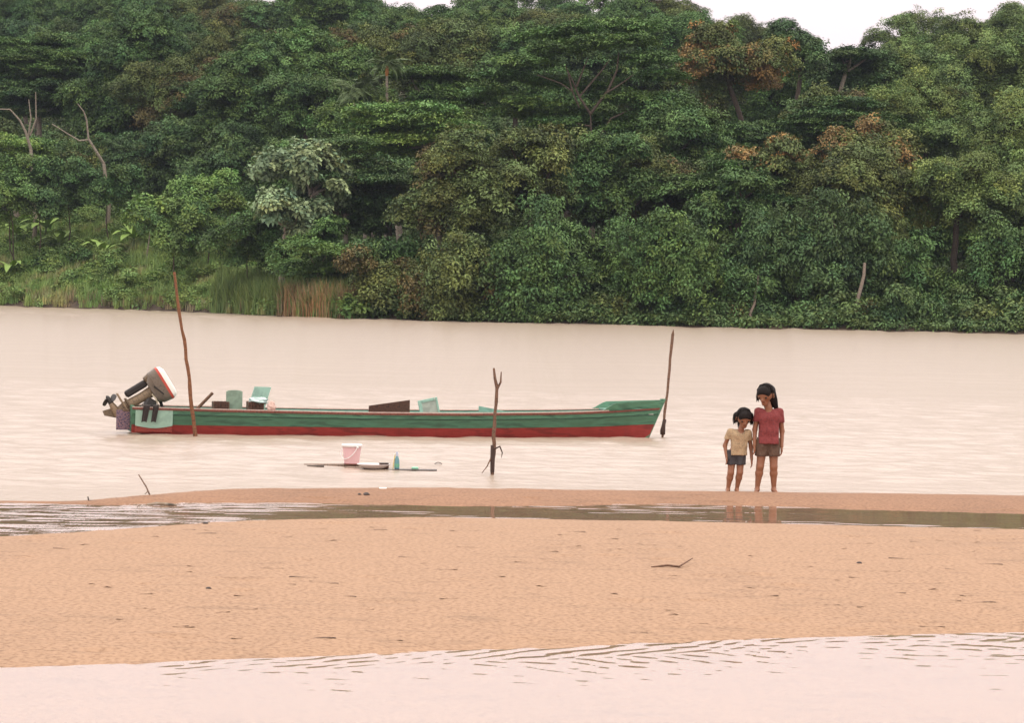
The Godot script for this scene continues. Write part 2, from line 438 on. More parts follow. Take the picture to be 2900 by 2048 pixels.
func undergrowth() -> void:
	# ferns, saplings and creepers that hide the forest floor
	var heap := noise(35, 0.16, 3)
	var xf := []; var cols := []
	for k in 21000:
		var s := 0.5 + 230.0 * pow(rng.randf(), 1.9)
		var x := rnd(-1.0, 1.0) * (50.0 + 0.22 * s)
		if x < -13.0 and s < 22.0: continue
		if s < 5.0 and rng.randf() < 0.4: continue
		var z := curve(FAR_SHORE, x) - s
		var h := heap.get_noise_2d(x, z)
		xf.append(Transform3D(leaf_basis(Vector3.UP, rnd(0.9, 1.4) * (1.0 if s < 40.0 else 1.7)), Vector3(x, bank_height(x, z) + max(0.2, 0.7 + 2.4 * h) * rng.randf() * minf(1.0, 0.3 + s / 6.0) + 0.1, z)))
		cols.append(leaf_tone([Color(0.085, 0.15, 0.046), Color(0.11, 0.165, 0.05), Color(0.09, 0.14, 0.05)][rng.randi() % 3], 0.3))
	tag(scatter("undergrowth", CL["broad1"], xf, cols, self), "shaded green undergrowth covering the forest floor between the trunks", "undergrowth", "", "stuff")
	# young trees that close the gaps behind the front row
	var x := -13.0
	var n := 0
	while x < 44.0:
		var z := curve(FAR_SHORE, x) - rnd(7.0, 13.0)
		var ry := rnd(2.2, 3.2)
		tree("young_tree", "dark young tree behind the front row, %s from the reeds" % WORDS[n], x, rnd(4.0, 6.2), z, rnd(2.2, 3.2), ry, "hang", ["deep", "dark", "mid", "dark"][n % 4], "young trees behind the front row")
		x += rnd(2.6, 3.6); n += 1

func umbrella_tree() -> void:
	var foot := Vector3(6.1, 0, -227.0)
	foot.y = bank_height(foot.x, foot.z) - 0.1
	var t := thing("umbrella_tree", "flat-layered umbrella-shaped tree with pale forking limbs", "tree", foot, 0.0, "trees of the far bank")
	var limbs := [
		[[6.02, 13.5, 0.0], [5.95, 15.2, 0.1], [5.88, 16.5, 0.0]],
		[[5.88, 16.5, 0.0], [4.95, 17.8, 0.5], [4.36, 19.1, 0.8], [3.78, 20.2, 0.9]],
		[[4.95, 17.8, 0.5], [6.6, 19.8, 1.0], [7.4, 20.9, 1.2]],
		[[5.88, 16.5, 0.0], [7.2, 18.3, 0.8], [7.87, 19.9, 1.2], [8.0, 21.4, 1.2]],
		[[7.2, 18.2, 0.8], [8.3, 18.9, 1.2], [9.2, 19.6, 1.4]],
		[[4.95, 17.0, 0.3], [4.38, 18.2, 1.0], [3.4, 18.8, 1.4], [1.54, 19.4, 1.8]],
		[[4.38, 18.2, 1.0], [3.92, 19.9, 1.4]],
		[[4.7, 18.6, 0.8], [5.3, 20.2, 1.0], [5.6, 20.9, 1.0]],
		[[6.02, 13.5, 0.0], [7.5, 16.1, 0.9], [9.2, 16.9, 1.4]],
		[[6.0, 14.0, 0.0], [8.0, 14.6, 0.9], [9.6, 15.1, 1.2]],
		[[5.9, 15.5, 0.0], [3.6, 15.9, 0.6], [1.4, 16.0, 0.9]]]
	var g := Geo.new()
	g.tube([Vector3.ZERO, Vector3(0.1, 4, 0.2), Vector3(6.02, 13.5, -226) - foot], [0.34, 0.28, 0.2], 8)
	put("trunk", g, M.bark_pale, t)
	for k in limbs.size():
		var path := []; var rad := []
		for j in limbs[k].size():
			var q: Array = limbs[k][j]
			path.append(Vector3(q[0], q[1], -226.0 + q[2]) - foot)
			rad.append(lerp(0.125, 0.045, j / float(limbs[k].size() - 1)) * (1.0 if k in [0, 1, 3, 8] else 0.7))
		var lg := Geo.new(); lg.tube(path, rad, 6)
		put("limb", lg, M.bark_mid, t)
	var pads := []
	for q in [[3.4, 21.3, 2.3, 2.1], [6.0, 22.0, 1.2, 2.4], [8.4, 22.2, 0.6, 2.2], [0.6, 20.3, 1.4, 2.0], [-1.2, 19.3, 0.4, 1.8], [10.2, 20.8, 1.0, 2.0], [11.6, 19.6, 0.5, 1.6], [9.6, 17.6, 2.0, 1.7],
		[11.0, 16.9, 1.4, 1.5], [1.0, 17.0, 1.6, 1.7], [-0.8, 16.4, 0.8, 1.6], [3.0, 15.6, 2.0, 1.5], [9.0, 15.2, 2.2, 1.7], [10.8, 14.6, 1.2, 1.4], [7.4, 14.0, 2.2, 1.5], [4.0, 14.2, 2.0, 1.5], [1.6, 14.8, 1.6, 1.5],
		[5.0, 23.2, -0.5, 2.0], [2.0, 22.6, -1.0, 1.8], [8.6, 23.6, -1.2, 2.0], [-2.6, 18.0, -0.4, 1.4], [2.2, 19.2, -2.6, 2.0], [6.0, 19.0, -3.2, 2.2], [9.0, 18.0, -3.0, 2.0], [4.0, 16.6, -3.2, 2.2], [7.0, 16.2, -3.4, 2.2]]:
		pads.append([Vector3(q[0], q[1], -226.0 + q[2]) - foot, q[3]])
	crown(t, Vector3(5, 18.5, -226) - foot, Vector3(7, 4, 3), "umbrella", "mid", 1.2, pads)

# A bare tree: a few pale crooked limbs that stand clear of the leaves round it.
func bare_tree(label: String, limbs: Array, z: float) -> void:
	var q: Array = limbs[0][0]
	var foot := Vector3(q[0] + 0.4, 0, z)
	foot.y = bank_height(foot.x, z) - 0.1
	var t := thing("bare_tree", label, "tree", foot, 0.0, "trees of the far bank")
	var g := Geo.new()
	g.tube([Vector3.ZERO, Vector3(0.15, 2.5, 0), Vector3(q[0], q[1], z) - foot], [0.26, 0.2, 0.16], 7)
	put("trunk", g, M.bark_pale, t)
	for k in limbs.size():
		var path := []; var rad := []
		for j in limbs[k].size():
			path.append(Vector3(limbs[k][j][0], limbs[k][j][1], z + 0.25 * j) - foot)
			rad.append(lerp(0.15 if k == 0 else 0.1, 0.04, j / float(limbs[k].size() - 1)))
		var lg := Geo.new(); lg.tube(path, rad, 6)
		put("limb", lg, M.bark_pale, t)

func frond(length: float, droop: float, leaflets: int, m: Material, seed_: int) -> ArrayMesh:
	var r := RandomNumberGenerator.new(); r.seed = seed_
	var g := Geo.new()
	var path := []
	for k in 9:
		var t := k / 8.0
		path.append(Vector3(length * t, length * (0.55 * t - droop * t * t), 0))
	g.tube(path, [0.035, 0.032, 0.028, 0.024, 0.02, 0.016, 0.012, 0.009, 0.005], 4)
	for k in leaflets:
		var t := (k + 1.0) / (leaflets + 1.0)
		var at: Vector3 = path[int(t * 8)].lerp(path[min(int(t * 8) + 1, 8)], t * 8 - int(t * 8))
		var l := length * 0.3 * sin(clamp(t * 1.1 + 0.12, 0.0, 1.0) * PI) + 0.12
		for s in [-1, 1]:
			var tip: Vector3 = at + Vector3(l * 0.5, -l * r.randf_range(0.2, 0.5), s * l * 0.85)
			var mid := at.lerp(tip, 0.5) + Vector3(0, 0.08 * l, 0)
			g.face([at + Vector3(-0.03, 0, 0), mid + Vector3(-0.05, 0, 0), tip, mid + Vector3(0.05, 0, 0)])
	for k in g.v.size(): g.c.append(Color(1, 1, 1))
	return g.commit(m)

func palm(label: String, top: Vector3, lean: Vector3, size: float, orange: bool) -> void:
	var foot := Vector3(top.x + lean.x, 0, top.z)
	foot.y = bank_height(foot.x, foot.z) - 0.1
	var t := thing("palm", label, "palm", foot, 0.0, "palms standing over the forest")
	var head := top - foot
	var path := []; var rad := []
	for k in 10:
		var q := k / 9.0
		path.append(Vector3(head.x * q * q, head.y * q, 0)); rad.append(lerp(0.19, 0.11, q))
	var g := Geo.new(); g.tube(path, rad, 8)
	put("trunk", g, M.bark_pale, t)
	var cg := Geo.new()
	cg.tube([head - Vector3(0, 0.1, 0), head + Vector3(0, 0.25, 0), head + Vector3(0, 1.1, 0)], [0.12, 0.17, 0.07], 8)
	put("crownshaft", cg, M.orange_shaft if orange else M.leaf_plain, t)
	for k in 15:
		var f := MeshInstance3D.new()
		f.name = "frond"; f.mesh = CL["frond%d" % (k % 3)]
		t.add_child(f, true)
		f.position = head + Vector3(0, 1.0, 0)
		f.rotation = Vector3(0, TAU * k / 15.0 + rnd(-0.25, 0.25), rnd(-0.75, 0.4))
		f.scale = Vector3.ONE * size * rnd(0.85, 1.1)

func banana(label: String, at: Vector3, size: float) -> void:
	at.y = bank_height(at.x, at.z) - 0.05
	var t := thing("banana_plant", label, "plant", at, 0.0, "banana plants on the grassy bank")
	var g := Geo.new()
	g.tube([Vector3.ZERO, Vector3(0, 0.8, 0), Vector3(0.05, 1.5, 0)], [0.13, 0.11, 0.07], 8)
	put("stem", g, M.leaf_plain, t)
	for k in 7:
		var lg := Geo.new()
		var turn := TAU * k / 7.0 + rnd(-0.3, 0.3)
		var rise := rnd(0.5, 1.15); var len_ := rnd(1.5, 2.2) * size
		var d := Vector3(cos(turn), 0, sin(turn)); var sd := Vector3(-d.z, 0, d.x)
		var s := lg.v.size()
		for j in 8:
			var q := j / 7.0
			var c := Vector3(0.05, 1.4, 0) + d * len_ * q * 0.8 + Vector3.UP * len_ * (rise * q - 0.75 * q * q)
			var w := 0.26 * size * pow(sin(clamp(q * 0.94 + 0.05, 0.0, 1.0) * PI), 0.6)
			for e in [-1.0, 0.0, 1.0]:
				lg.v.append(c + sd * w * e + Vector3.UP * (0.07 * abs(e) + (rnd(-0.03, 0.03))))
				lg.c.append(Color(0.22, 0.33, 0.085))
		lg.grid(8, 3, s)
		put("leaf", lg, M.leaf, t)

func tuft(n: int, height: float, spread: float, width: float, seed_: int) -> ArrayMesh:
	var r := RandomNumberGenerator.new(); r.seed = seed_
	var g := Geo.new()
	for k in n:
		var a := r.randf() * TAU
		var at := Vector3(cos(a), 0, sin(a)) * spread * sqrt(r.randf())
		var h := height * r.randf_range(0.55, 1.15)
		var b := r.randf() * TAU
		var lean := Vector3(cos(b), 0, sin(b)) * h * r.randf_range(0.1, 0.5)
		var sd := Vector3(-sin(b), 0, cos(b)) * width
		var s := g.v.size()
		for q in [at - sd, at + sd, at + lean * 0.3 + Vector3(0, h * 0.6, 0) + sd * 0.8, at + lean * 0.3 + Vector3(0, h * 0.6, 0) - sd * 0.8, at + lean + Vector3(0, h, 0)]:
			g.v.append(q); g.c.append(Color.WHITE * r.randf_range(0.85, 1.15))
		g.tri(s, s + 1, s + 2); g.tri(s, s + 2, s + 3); g.tri(s + 3, s + 2, s + 4)
	return g.commit(M.leaf)

func bank_plants() -> void:
	var grass := [tuft(26, 0.75, 0.4, 0.02, 1), tuft(26, 0.6, 0.45, 0.022, 2)]
	var reed := tuft(22, 2.0, 0.45, 0.028, 3)
	var patch := noise(31, 0.12, 3)
	for kind in 2:
		var xf := []; var cols := []
		for k in 5200:
			var x := rnd(-62.0, -12.0)
			var s := pow(rng.randf(), 0.8) * 26.0 + 0.2
			var z := curve(FAR_SHORE, x) - s
			var q := patch.get_noise_2d(x, z)
			var tone := Color(0.24, 0.335, 0.10)
			if q > 0.12: tone = Color(0.18, 0.30, 0.08)
			if q < -0.3: tone = Color(0.30, 0.31, 0.13)
			if s < 2.0 and rng.randf() < 0.35: tone = Color(0.24, 0.20, 0.11)
			xf.append(Transform3D(Basis(Vector3.UP, rnd(0, TAU)).scaled(Vector3.ONE * rnd(0.8, 1.5)), Vector3(x, bank_height(x, z) - 0.05, z)))
			cols.append(leaf_tone(tone, 0.25))
		var o := scatter(numbered("grass"), grass[kind], xf, cols, self)
		tag(o, ["rank green grass over the open bank at left", "shorter yellowish grass between the rank tufts of the left bank"][kind], "grass", "", "stuff")
	# low creepers heaped over the bank
	var xf := []; var cols := []
	for k in 6000:
		var x := rnd(-62.0, -15.0)
		var s := rng.randf() * 24.0 + 0.4
		var z := curve(FAR_SHORE, x) - s
		var heap := patch.get_noise_2d(x * 1.7 + 40.0, z * 1.2)
		if heap < -0.12: continue
		xf.append(Transform3D(leaf_basis(Vector3.UP, rnd(0.7, 1.2)), Vector3(x, bank_height(x, z) + max(heap, 0.0) * 2.6 + rnd(-0.1, 0.25), z)))
		cols.append(leaf_tone(Color(0.19, 0.28, 0.08), 0.3))
	tag(scatter("creepers", CL["broad0"], xf, cols, self), "low green creepers heaped over the left bank's grass", "creepers", "", "stuff")
	xf = []; cols = []
	for k in 900:
		var x := rnd(-24.0, -10.5)
		var s := pow(rng.randf(), 1.3) * 9.0 + 0.2
		var z := curve(FAR_SHORE, x) - s
		xf.append(Transform3D(Basis(Vector3.UP, rnd(0, TAU)).scaled(Vector3(1, rnd(0.75, 1.25), 1)), Vector3(x, bank_height(x, z) - 0.05, z)))
		var dry := x > -17.5 and s < 2.6
		cols.append(leaf_tone(Color(0.34, 0.22, 0.11) if dry and rng.randf() < 0.5 else Color(0.14, 0.20, 0.06), 0.25))
	tag(scatter("reeds", reed, xf, cols, self), "tall reeds with dry brown stalks at the far waterline", "reeds", "", "stuff")
	for a in [["banana plant at the far left edge of the grassy bank", -47.2, -268.0, 1.5], ["tall banana plant with a raised young leaf, left group", -44.4, -268.0, 1.7], ["banana plant in front of the left group's dark shrub", -42.3, -263.0, 1.5],
		["banana plant standing alone on the open bank's middle", -37.0, -255.0, 1.5], ["banana plant beside the wide dark-bellied bush", -34.6, -257.0, 1.6], ["small banana plant low on the open grassy bank", -45.9, -258.0, 1.3]]:
		banana(a[1 - 1], Vector3(a[1], 0, a[2]), a[3])
	for a in [["small dark shrub on the grass at far left", -43.2, -259.5, 1.2], ["dark shrub on the grass right of the smallest banana plant", -39.6, -257.5, 1.4], ["dark shrub behind the left group of banana plants", -41.5, -274.0, 2.1]]:
		tree("bush", a[0], a[1], bank_height(a[1], a[2]) + a[3] * 0.6, a[2], a[3], a[3] * 0.75, "broad", "dark", "bushes of the far bank")

func vine_and_hut() -> void:
	# the vine that hangs free under the yellow-tipped tree
	var t := thing("hanging_vine", "long leafy vine hanging down over the dark bank at right", "vine", Vector3(27.85, 0.9, -206.6))
	var g := Geo.new()
	g.tube([Vector3(0, 0.6, 0), Vector3(-0.1, 3, 0), Vector3(0.15, 6, -0.2), Vector3(0.1, 8.0, -1.0)], [0.02, 0.03, 0.035, 0.04], 5)
	put("stem", g, M.bark, t)
	var xf := []; var cols := []
	for k in 110:
		var y := rnd(0.7, 7.4)
		var w: float = lerp(0.25, 0.75, clamp(y / 5.0, 0.0, 1.0))
		xf.append(Transform3D(leaf_basis(Vector3(0, -0.2, 1), rnd(0.5, 0.8)), Vector3(rnd(-w, w), y, rnd(-w, w)))); cols.append(leaf_tone(Color(0.12, 0.16, 0.045), 0.25))
	scatter("foliage", CL["hang0"], xf, cols, t)
	for a in [["bare leaning trunk at the dark waterline below the hanging vine's tree", Vector3(23.4, 0, -194.0), Vector3(24.5, 4.6, -197.5), 0.17], ["thin leaning trunk at the waterline left of the thicker one", Vector3(16.2, 0, -194.2), Vector3(17.0, 3.6, -196.6), 0.11]]:
		var foot: Vector3 = a[1]
		foot.y = bank_height(foot.x, foot.z) - 0.1
		var lt := thing("fallen_tree", a[0], "tree trunk", foot)
		var lg := Geo.new(); limb(lg, Vector3.ZERO, a[2] - foot, a[3], a[3] * 0.7, 0.03)
		put("trunk", lg, M.bark_mid, lt)
	var at := Vector3(35.1, 0, -203.5)
	at.y = bank_height(at.x, at.z)
	var h := thing("hut", "small pale-walled hut under the trees at the right edge", "hut", at, 0.15)
	for k in 4:
		var pg := Geo.new(); pg.box(Transform3D(Basis(), Vector3([-0.85, 0.85, -0.85, 0.85][k], 0.35, [-0.7, -0.7, 0.7, 0.7][k])), Vector3(0.1, 1.0, 0.1))
		put("post", pg, M.driftwood, h)
	var fg := Geo.new(); fg.box(Transform3D(Basis(), Vector3(0, 0.9, 0)), Vector3(1.9, 0.08, 1.6)); put("floor", fg, M.driftwood, h)
	for k in 9:
		var wg := Geo.new(); wg.box(Transform3D(Basis(), Vector3(-0.82 + 0.205 * k, 1.23, 0.7)), Vector3(0.19, 0.58, 0.03)); put("plank", wg, M.pale_wall if k % 4 else M.driftwood, h)
	var bg := Geo.new(); bg.box(Transform3D(Basis(), Vector3(0, 1.3, -0.7)), Vector3(1.8, 0.7, 0.05)); put("wall", bg, M.driftwood, h)
	for s in [-1, 1]:
		var rg := Geo.new(); rg.box(Transform3D(Basis(Vector3.RIGHT, s * 0.5), Vector3(0, 2.0, s * 0.52)), Vector3(2.4, 0.06, 1.3)); put("roof", rg, M.thatch, h)
	for s in [-1, 1]:
		var pg := Geo.new(); pg.box(Transform3D(Basis(), Vector3(s * 0.86, 1.35, 0.66)), Vector3(0.08, 0.85, 0.08)); put("corner_post", pg, M.driftwood, h)

# ------------------------------------------------------------------ the boat
const LEN := 7.82
var HB := [[0.0, 0.40], [0.15, 0.50], [0.4, 0.56], [0.6, 0.55], [0.8, 0.43], [0.9, 0.28], [1.0, 0.025]]
var BB := [[0.0, 0.31], [0.15, 0.38], [0.4, 0.43], [0.6, 0.41], [0.8, 0.28], [0.9, 0.15], [1.0, 0.012]]
var Y_TOP := [[0.0, 0.375], [0.15, 0.355], [0.4, 0.335], [0.6, 0.335], [0.8, 0.36], [0.9, 0.39], [1.0, 0.435]]
var Y_GROOVE := [[0.0, 0.285], [0.15, 0.265], [0.4, 0.245], [0.6, 0.245], [0.8, 0.27], [0.9, 0.295], [1.0, 0.335]]
var Y_RED := [[0.0, 0.14], [0.15, 0.135], [0.4, 0.13], [0.6, 0.13], [0.8, 0.15], [0.9, 0.165], [1.0, 0.195]]
var Y_LOW := [[0.0, 0.03], [0.15, -0.07], [0.4, -0.12], [0.6, -0.12], [0.8, -0.10], [0.9, -0.06], [1.0, 0.0]]

func hull(t: float, y: float, side: float, inset := 0.0) -> Vector3:
	var lo := soft(Y_LOW, t, 0.04); var hi := soft(Y_TOP, t, 0.04)
	var q := (y - lo) / (hi - lo)
	var b: float = lerp(soft(BB, t, 0.03), soft(HB, t, 0.03), pow(clamp(q, 0.0, 1.3), 0.8)) - inset
	var rake = -0.24 * (1.0 - clamp(y / 0.56, -0.1, 1.1)) * smoothstep(0.8, 1.0, t)
	return Vector3(t * LEN + rake, y, side * max(b, 0.004))

func strip(g: Geo, side: float, t0: float, t1: float, n: int, ys: Callable, insets: Array) -> void:
	# a closed band along the hull: ys(t) gives heights, insets the distance in from the planking, both round the band
	var s := g.v.size()
	for k in n + 1:
		var t: float = lerp(t0, t1, k / float(n))
		var y: Array = ys.call(t)
		for j in insets.size(): g.v.append(hull(t, y[j], side, insets[j]))
	g.grid(n + 1, insets.size(), s, true)
	for e in [0, n]:
		var pts := []
		for j in insets.size(): pts.append(g.v[s + e * insets.size() + j])
		g.face(pts)

func flat_faces(g: Geo) -> Geo:   # hard edges
	var o := Geo.new()
	for k in g.ix: o.ix.append(o.p(g.v[k]))
	return o

func boat() -> Node3D:
	var b := thing("longboat", "long narrow green and red wooden boat moored in the river", "boat", Vector3(-5.38, 0, -39.87), deg_to_rad(12.5))
	for side in [1.0, -1.0]:
		var g := Geo.new()
		strip(g, side, 0.0, 1.0, 60, func(t): return [soft(Y_GROOVE, t, 0.04) + 0.016, soft(Y_TOP, t, 0.04), soft(Y_TOP, t, 0.04), soft(Y_GROOVE, t, 0.04) + 0.016], [-0.026, -0.02, 0.016, 0.016])
		put("upper_strake", flat_faces(g), M.boat_green, b)
		g = Geo.new()
		strip(g, side, 0.0, 1.0, 60, func(t): return [soft(Y_RED, t, 0.04), soft(Y_GROOVE, t, 0.04) + 0.002, soft(Y_GROOVE, t, 0.04) + 0.002, soft(Y_RED, t, 0.04)], [0.0, 0.0, 0.02, 0.02])
		put("lower_strake", flat_faces(g), M.boat_green_low, b)
		g = Geo.new()
		strip(g, side, 0.0, 1.0, 60, func(t): return [soft(Y_LOW, t, 0.04), soft(Y_RED, t, 0.04) - 0.002, soft(Y_RED, t, 0.04) - 0.002, soft(Y_LOW, t, 0.04)], [-0.003, -0.003, 0.02, 0.02])
		put("bottom_plank", flat_faces(g), M.boat_red, b)
		g = Geo.new()
		strip(g, side, 0.0, 0.995, 60, func(t): return [soft(Y_TOP, t, 0.04) - 0.022, soft(Y_TOP, t, 0.04) + 0.004, soft(Y_TOP, t, 0.04) + 0.004, soft(Y_TOP, t, 0.04) - 0.022], [-0.042, -0.042, -0.0205, -0.0205])
		put("rub_rail", flat_faces(g), M.rail, b)
		g = Geo.new()
		strip(g, side, 0.0, 0.885, 60, func(t): return [soft(Y_TOP, t, 0.04) + 0.0045, soft(Y_TOP, t, 0.04) + 0.018, soft(Y_TOP, t, 0.04) + 0.018, soft(Y_TOP, t, 0.04) + 0.0045], [-0.036, -0.034, 0.035, 0.037])
		put("gunwale_cap", flat_faces(g), M.worn_cap, b)
		# raised bulwark round the bow
		g = Geo.new()
		strip(g, side, 0.872, 1.0, 20, func(t): return [soft(Y_TOP, t, 0.04) + 0.006, soft(Y_TOP, t, 0.04) + 0.012 + 0.105 * smoothstep(0.868, 0.9, t), soft(Y_TOP, t, 0.04) + 0.012 + 0.105 * smoothstep(0.868, 0.9, t), soft(Y_TOP, t, 0.04) + 0.006], [-0.006, -0.006, 0.018, 0.018])
		put("bulwark", flat_faces(g), M.boat_green, b)
		g = Geo.new()
		strip(g, side, 0.02, 0.98, 50, func(t): return [0.045, soft(Y_TOP, t, 0.04) - 0.01, soft(Y_TOP, t, 0.04) - 0.01, 0.045], [0.022, 0.0205, 0.03, 0.032])
		put("inner_lining", flat_faces(g), M.boat_inner, b)
	# bottom inside, planked lengthwise
	for k in 5:
		var g := Geo.new()
		var s := g.v.size()
		for j in 41:
			var t := 0.02 + 0.95 * j / 40.0
			var w := (soft(BB, t, 0.03) + 0.005) * 2.0
			var a := -0.5 * w + w * k / 5.0 + 0.003; var c := -0.5 * w + w * (k + 1) / 5.0 - 0.003
			var x := hull(t, 0.03, 1.0).x
			for q in [[a, 0.035], [c, 0.035], [c, 0.015], [a, 0.015]]: g.v.append(Vector3(x, q[1], q[0]))
		g.grid(41, 4, s, true)
		put("floor_board", flat_faces(g), M.old_wood, b)
	for a in [[0.09, 0.2], [0.3, 0.2], [0.52, 0.2], [0.7, 0.2]]:
		var g := Geo.new(); var w: float = soft(HB, a[0], 0.03) * 2.0 - 0.12
		g.box(Transform3D(Basis(), Vector3(a[0] * LEN, 0.25, 0)), Vector3(0.2, 0.025, w)); put("thwart", g, M.boat_inner, b)
	# flat deck in the bow, stem post and transom
	var dg := Geo.new()
	var up := []; var dn := []
	for k in 13:
		var t := 0.885 + 0.105 * k / 12.0
		var q := hull(t, soft(Y_TOP, t, 0.04), 1.0, 0.03)
		up.append(Vector2(q.x, q.z)); dn.append(Vector2(q.x, -q.z))
	dn.reverse(); up.append_array(dn)
	dg.prism(up, -0.412, -0.395, Transform3D(Basis(Vector3.RIGHT, PI / 2), Vector3.ZERO))
	put("bow_deck", dg, M.boat_inner, b)
	var sg := Geo.new()
	for side in [1.0]:
		var s := sg.v.size()
		for k in 9:
			var y: float = lerp(-0.02, 0.565, k / 8.0)
			var x := hull(1.0, y, 1.0).x
			for q in [[0.022, 0.0], [-0.008, 0.03], [-0.06, 0.034], [-0.06, -0.034], [-0.008, -0.03]]: sg.v.append(Vector3(x + q[0], y, q[1]))
		sg.grid(9, 5, s, true)
		sg.face([sg.v[s + 40], sg.v[s + 41], sg.v[s + 42], sg.v[s + 43], sg.v[s + 44]])
	put("stem_post", flat_faces(sg), M.boat_green, b)
	var tg := Geo.new()
	var poly := []
	for y in [0.03, 0.13, 0.28, 0.4]: poly.append(Vector2(hull(0.0, y, 1.0).z - 0.015, y))
	for y in [0.4, 0.28, 0.13, 0.03]: poly.append(Vector2(-hull(0.0, y, 1.0).z + 0.015, y))
	tg.prism(poly, -0.005, 0.035, Transform3D(Basis(Vector3.UP, PI / 2), Vector3.ZERO))
	put("transom", tg, M.boat_green, b)
	# the newer, paler plank nailed over the stern quarter
	for side in [1.0]:
		var pg := Geo.new()
		strip(pg, side, 0.006, 0.072, 14, func(t): return [0.125 - 0.035 * sin(clamp((t - 0.006) / 0.066, 0.0, 1.0) * PI), 0.345, 0.345, 0.125 - 0.035 * sin(clamp((t - 0.006) / 0.066, 0.0, 1.0) * PI)], [-0.036, -0.032, -0.0265, -0.0265])
		var po := put("stern_plank", flat_faces(pg), M.pale_green, b)
		po.set_meta("label", "pale green plank nailed over the stern quarter")
		pg = Geo.new()
		strip(pg, side, 0.006, 0.072, 14, func(t): return [0.035, 0.121 - 0.035 * sin(clamp((t - 0.006) / 0.066, 0.0, 1.0) * PI), 0.121 - 0.035 * sin(clamp((t - 0.006) / 0.066, 0.0, 1.0) * PI), 0.035], [-0.034, -0.03, -0.0045, -0.0045])
		put("stern_plank", flat_faces(pg), M.red_worn, b)
	var rg := Geo.new(); rg.box(Transform3D(Basis(), Vector3(-0.1, 0.19, 0.12)), Vector3(0.19, 0.28, 0.05)); 
	var ro := put("speckled_board", rg, M.speckled, b)
	ro.set_meta("label", "speckled violet-grey board behind the stern")
	var kg := Geo.new(); kg.box(Transform3D(Basis(), Vector3(-0.05, 0.33, 0.05)), Vector3(0.12, 0.04, 0.2)); put("board_bracket", kg, M.old_wood, b)
	return b

func in_boat(b: Node3D, p: Vector3) -> Vector3:
	return b.transform * p

func rounded_slab(g: Geo, y0: float, y1: float, x0: float, x1: float, w: float, x0b: float, x1b: float, wb: float) -> void:
	var s := g.v.size()
	var n := 20
	for e in 2:
		for j in n:
			var a := TAU * j / n
			var cx := signf(cos(a)) * pow(abs(cos(a)), 0.5); var cz := signf(sin(a)) * pow(abs(sin(a)), 0.5)
			var xa := x0 if e == 0 else x0b; var xb := x1 if e == 0 else x1b; var ww := w if e == 0 else wb
			g.v.append(Vector3(0.5 * (xa + xb) + 0.5 * (xb - xa) * cx, y0 if e == 0 else y1, ww * 0.5 * cz))
	g.grid(2, n, s, true)

func cap_ring(g: Geo, first: int, n: int) -> void:
	var c := Vector3.ZERO
	for k in n: c += g.v[first + k] / n
	var m := g.p(c)
	for k in n: g.tri(m, first + k, first + (k + 1) % n)

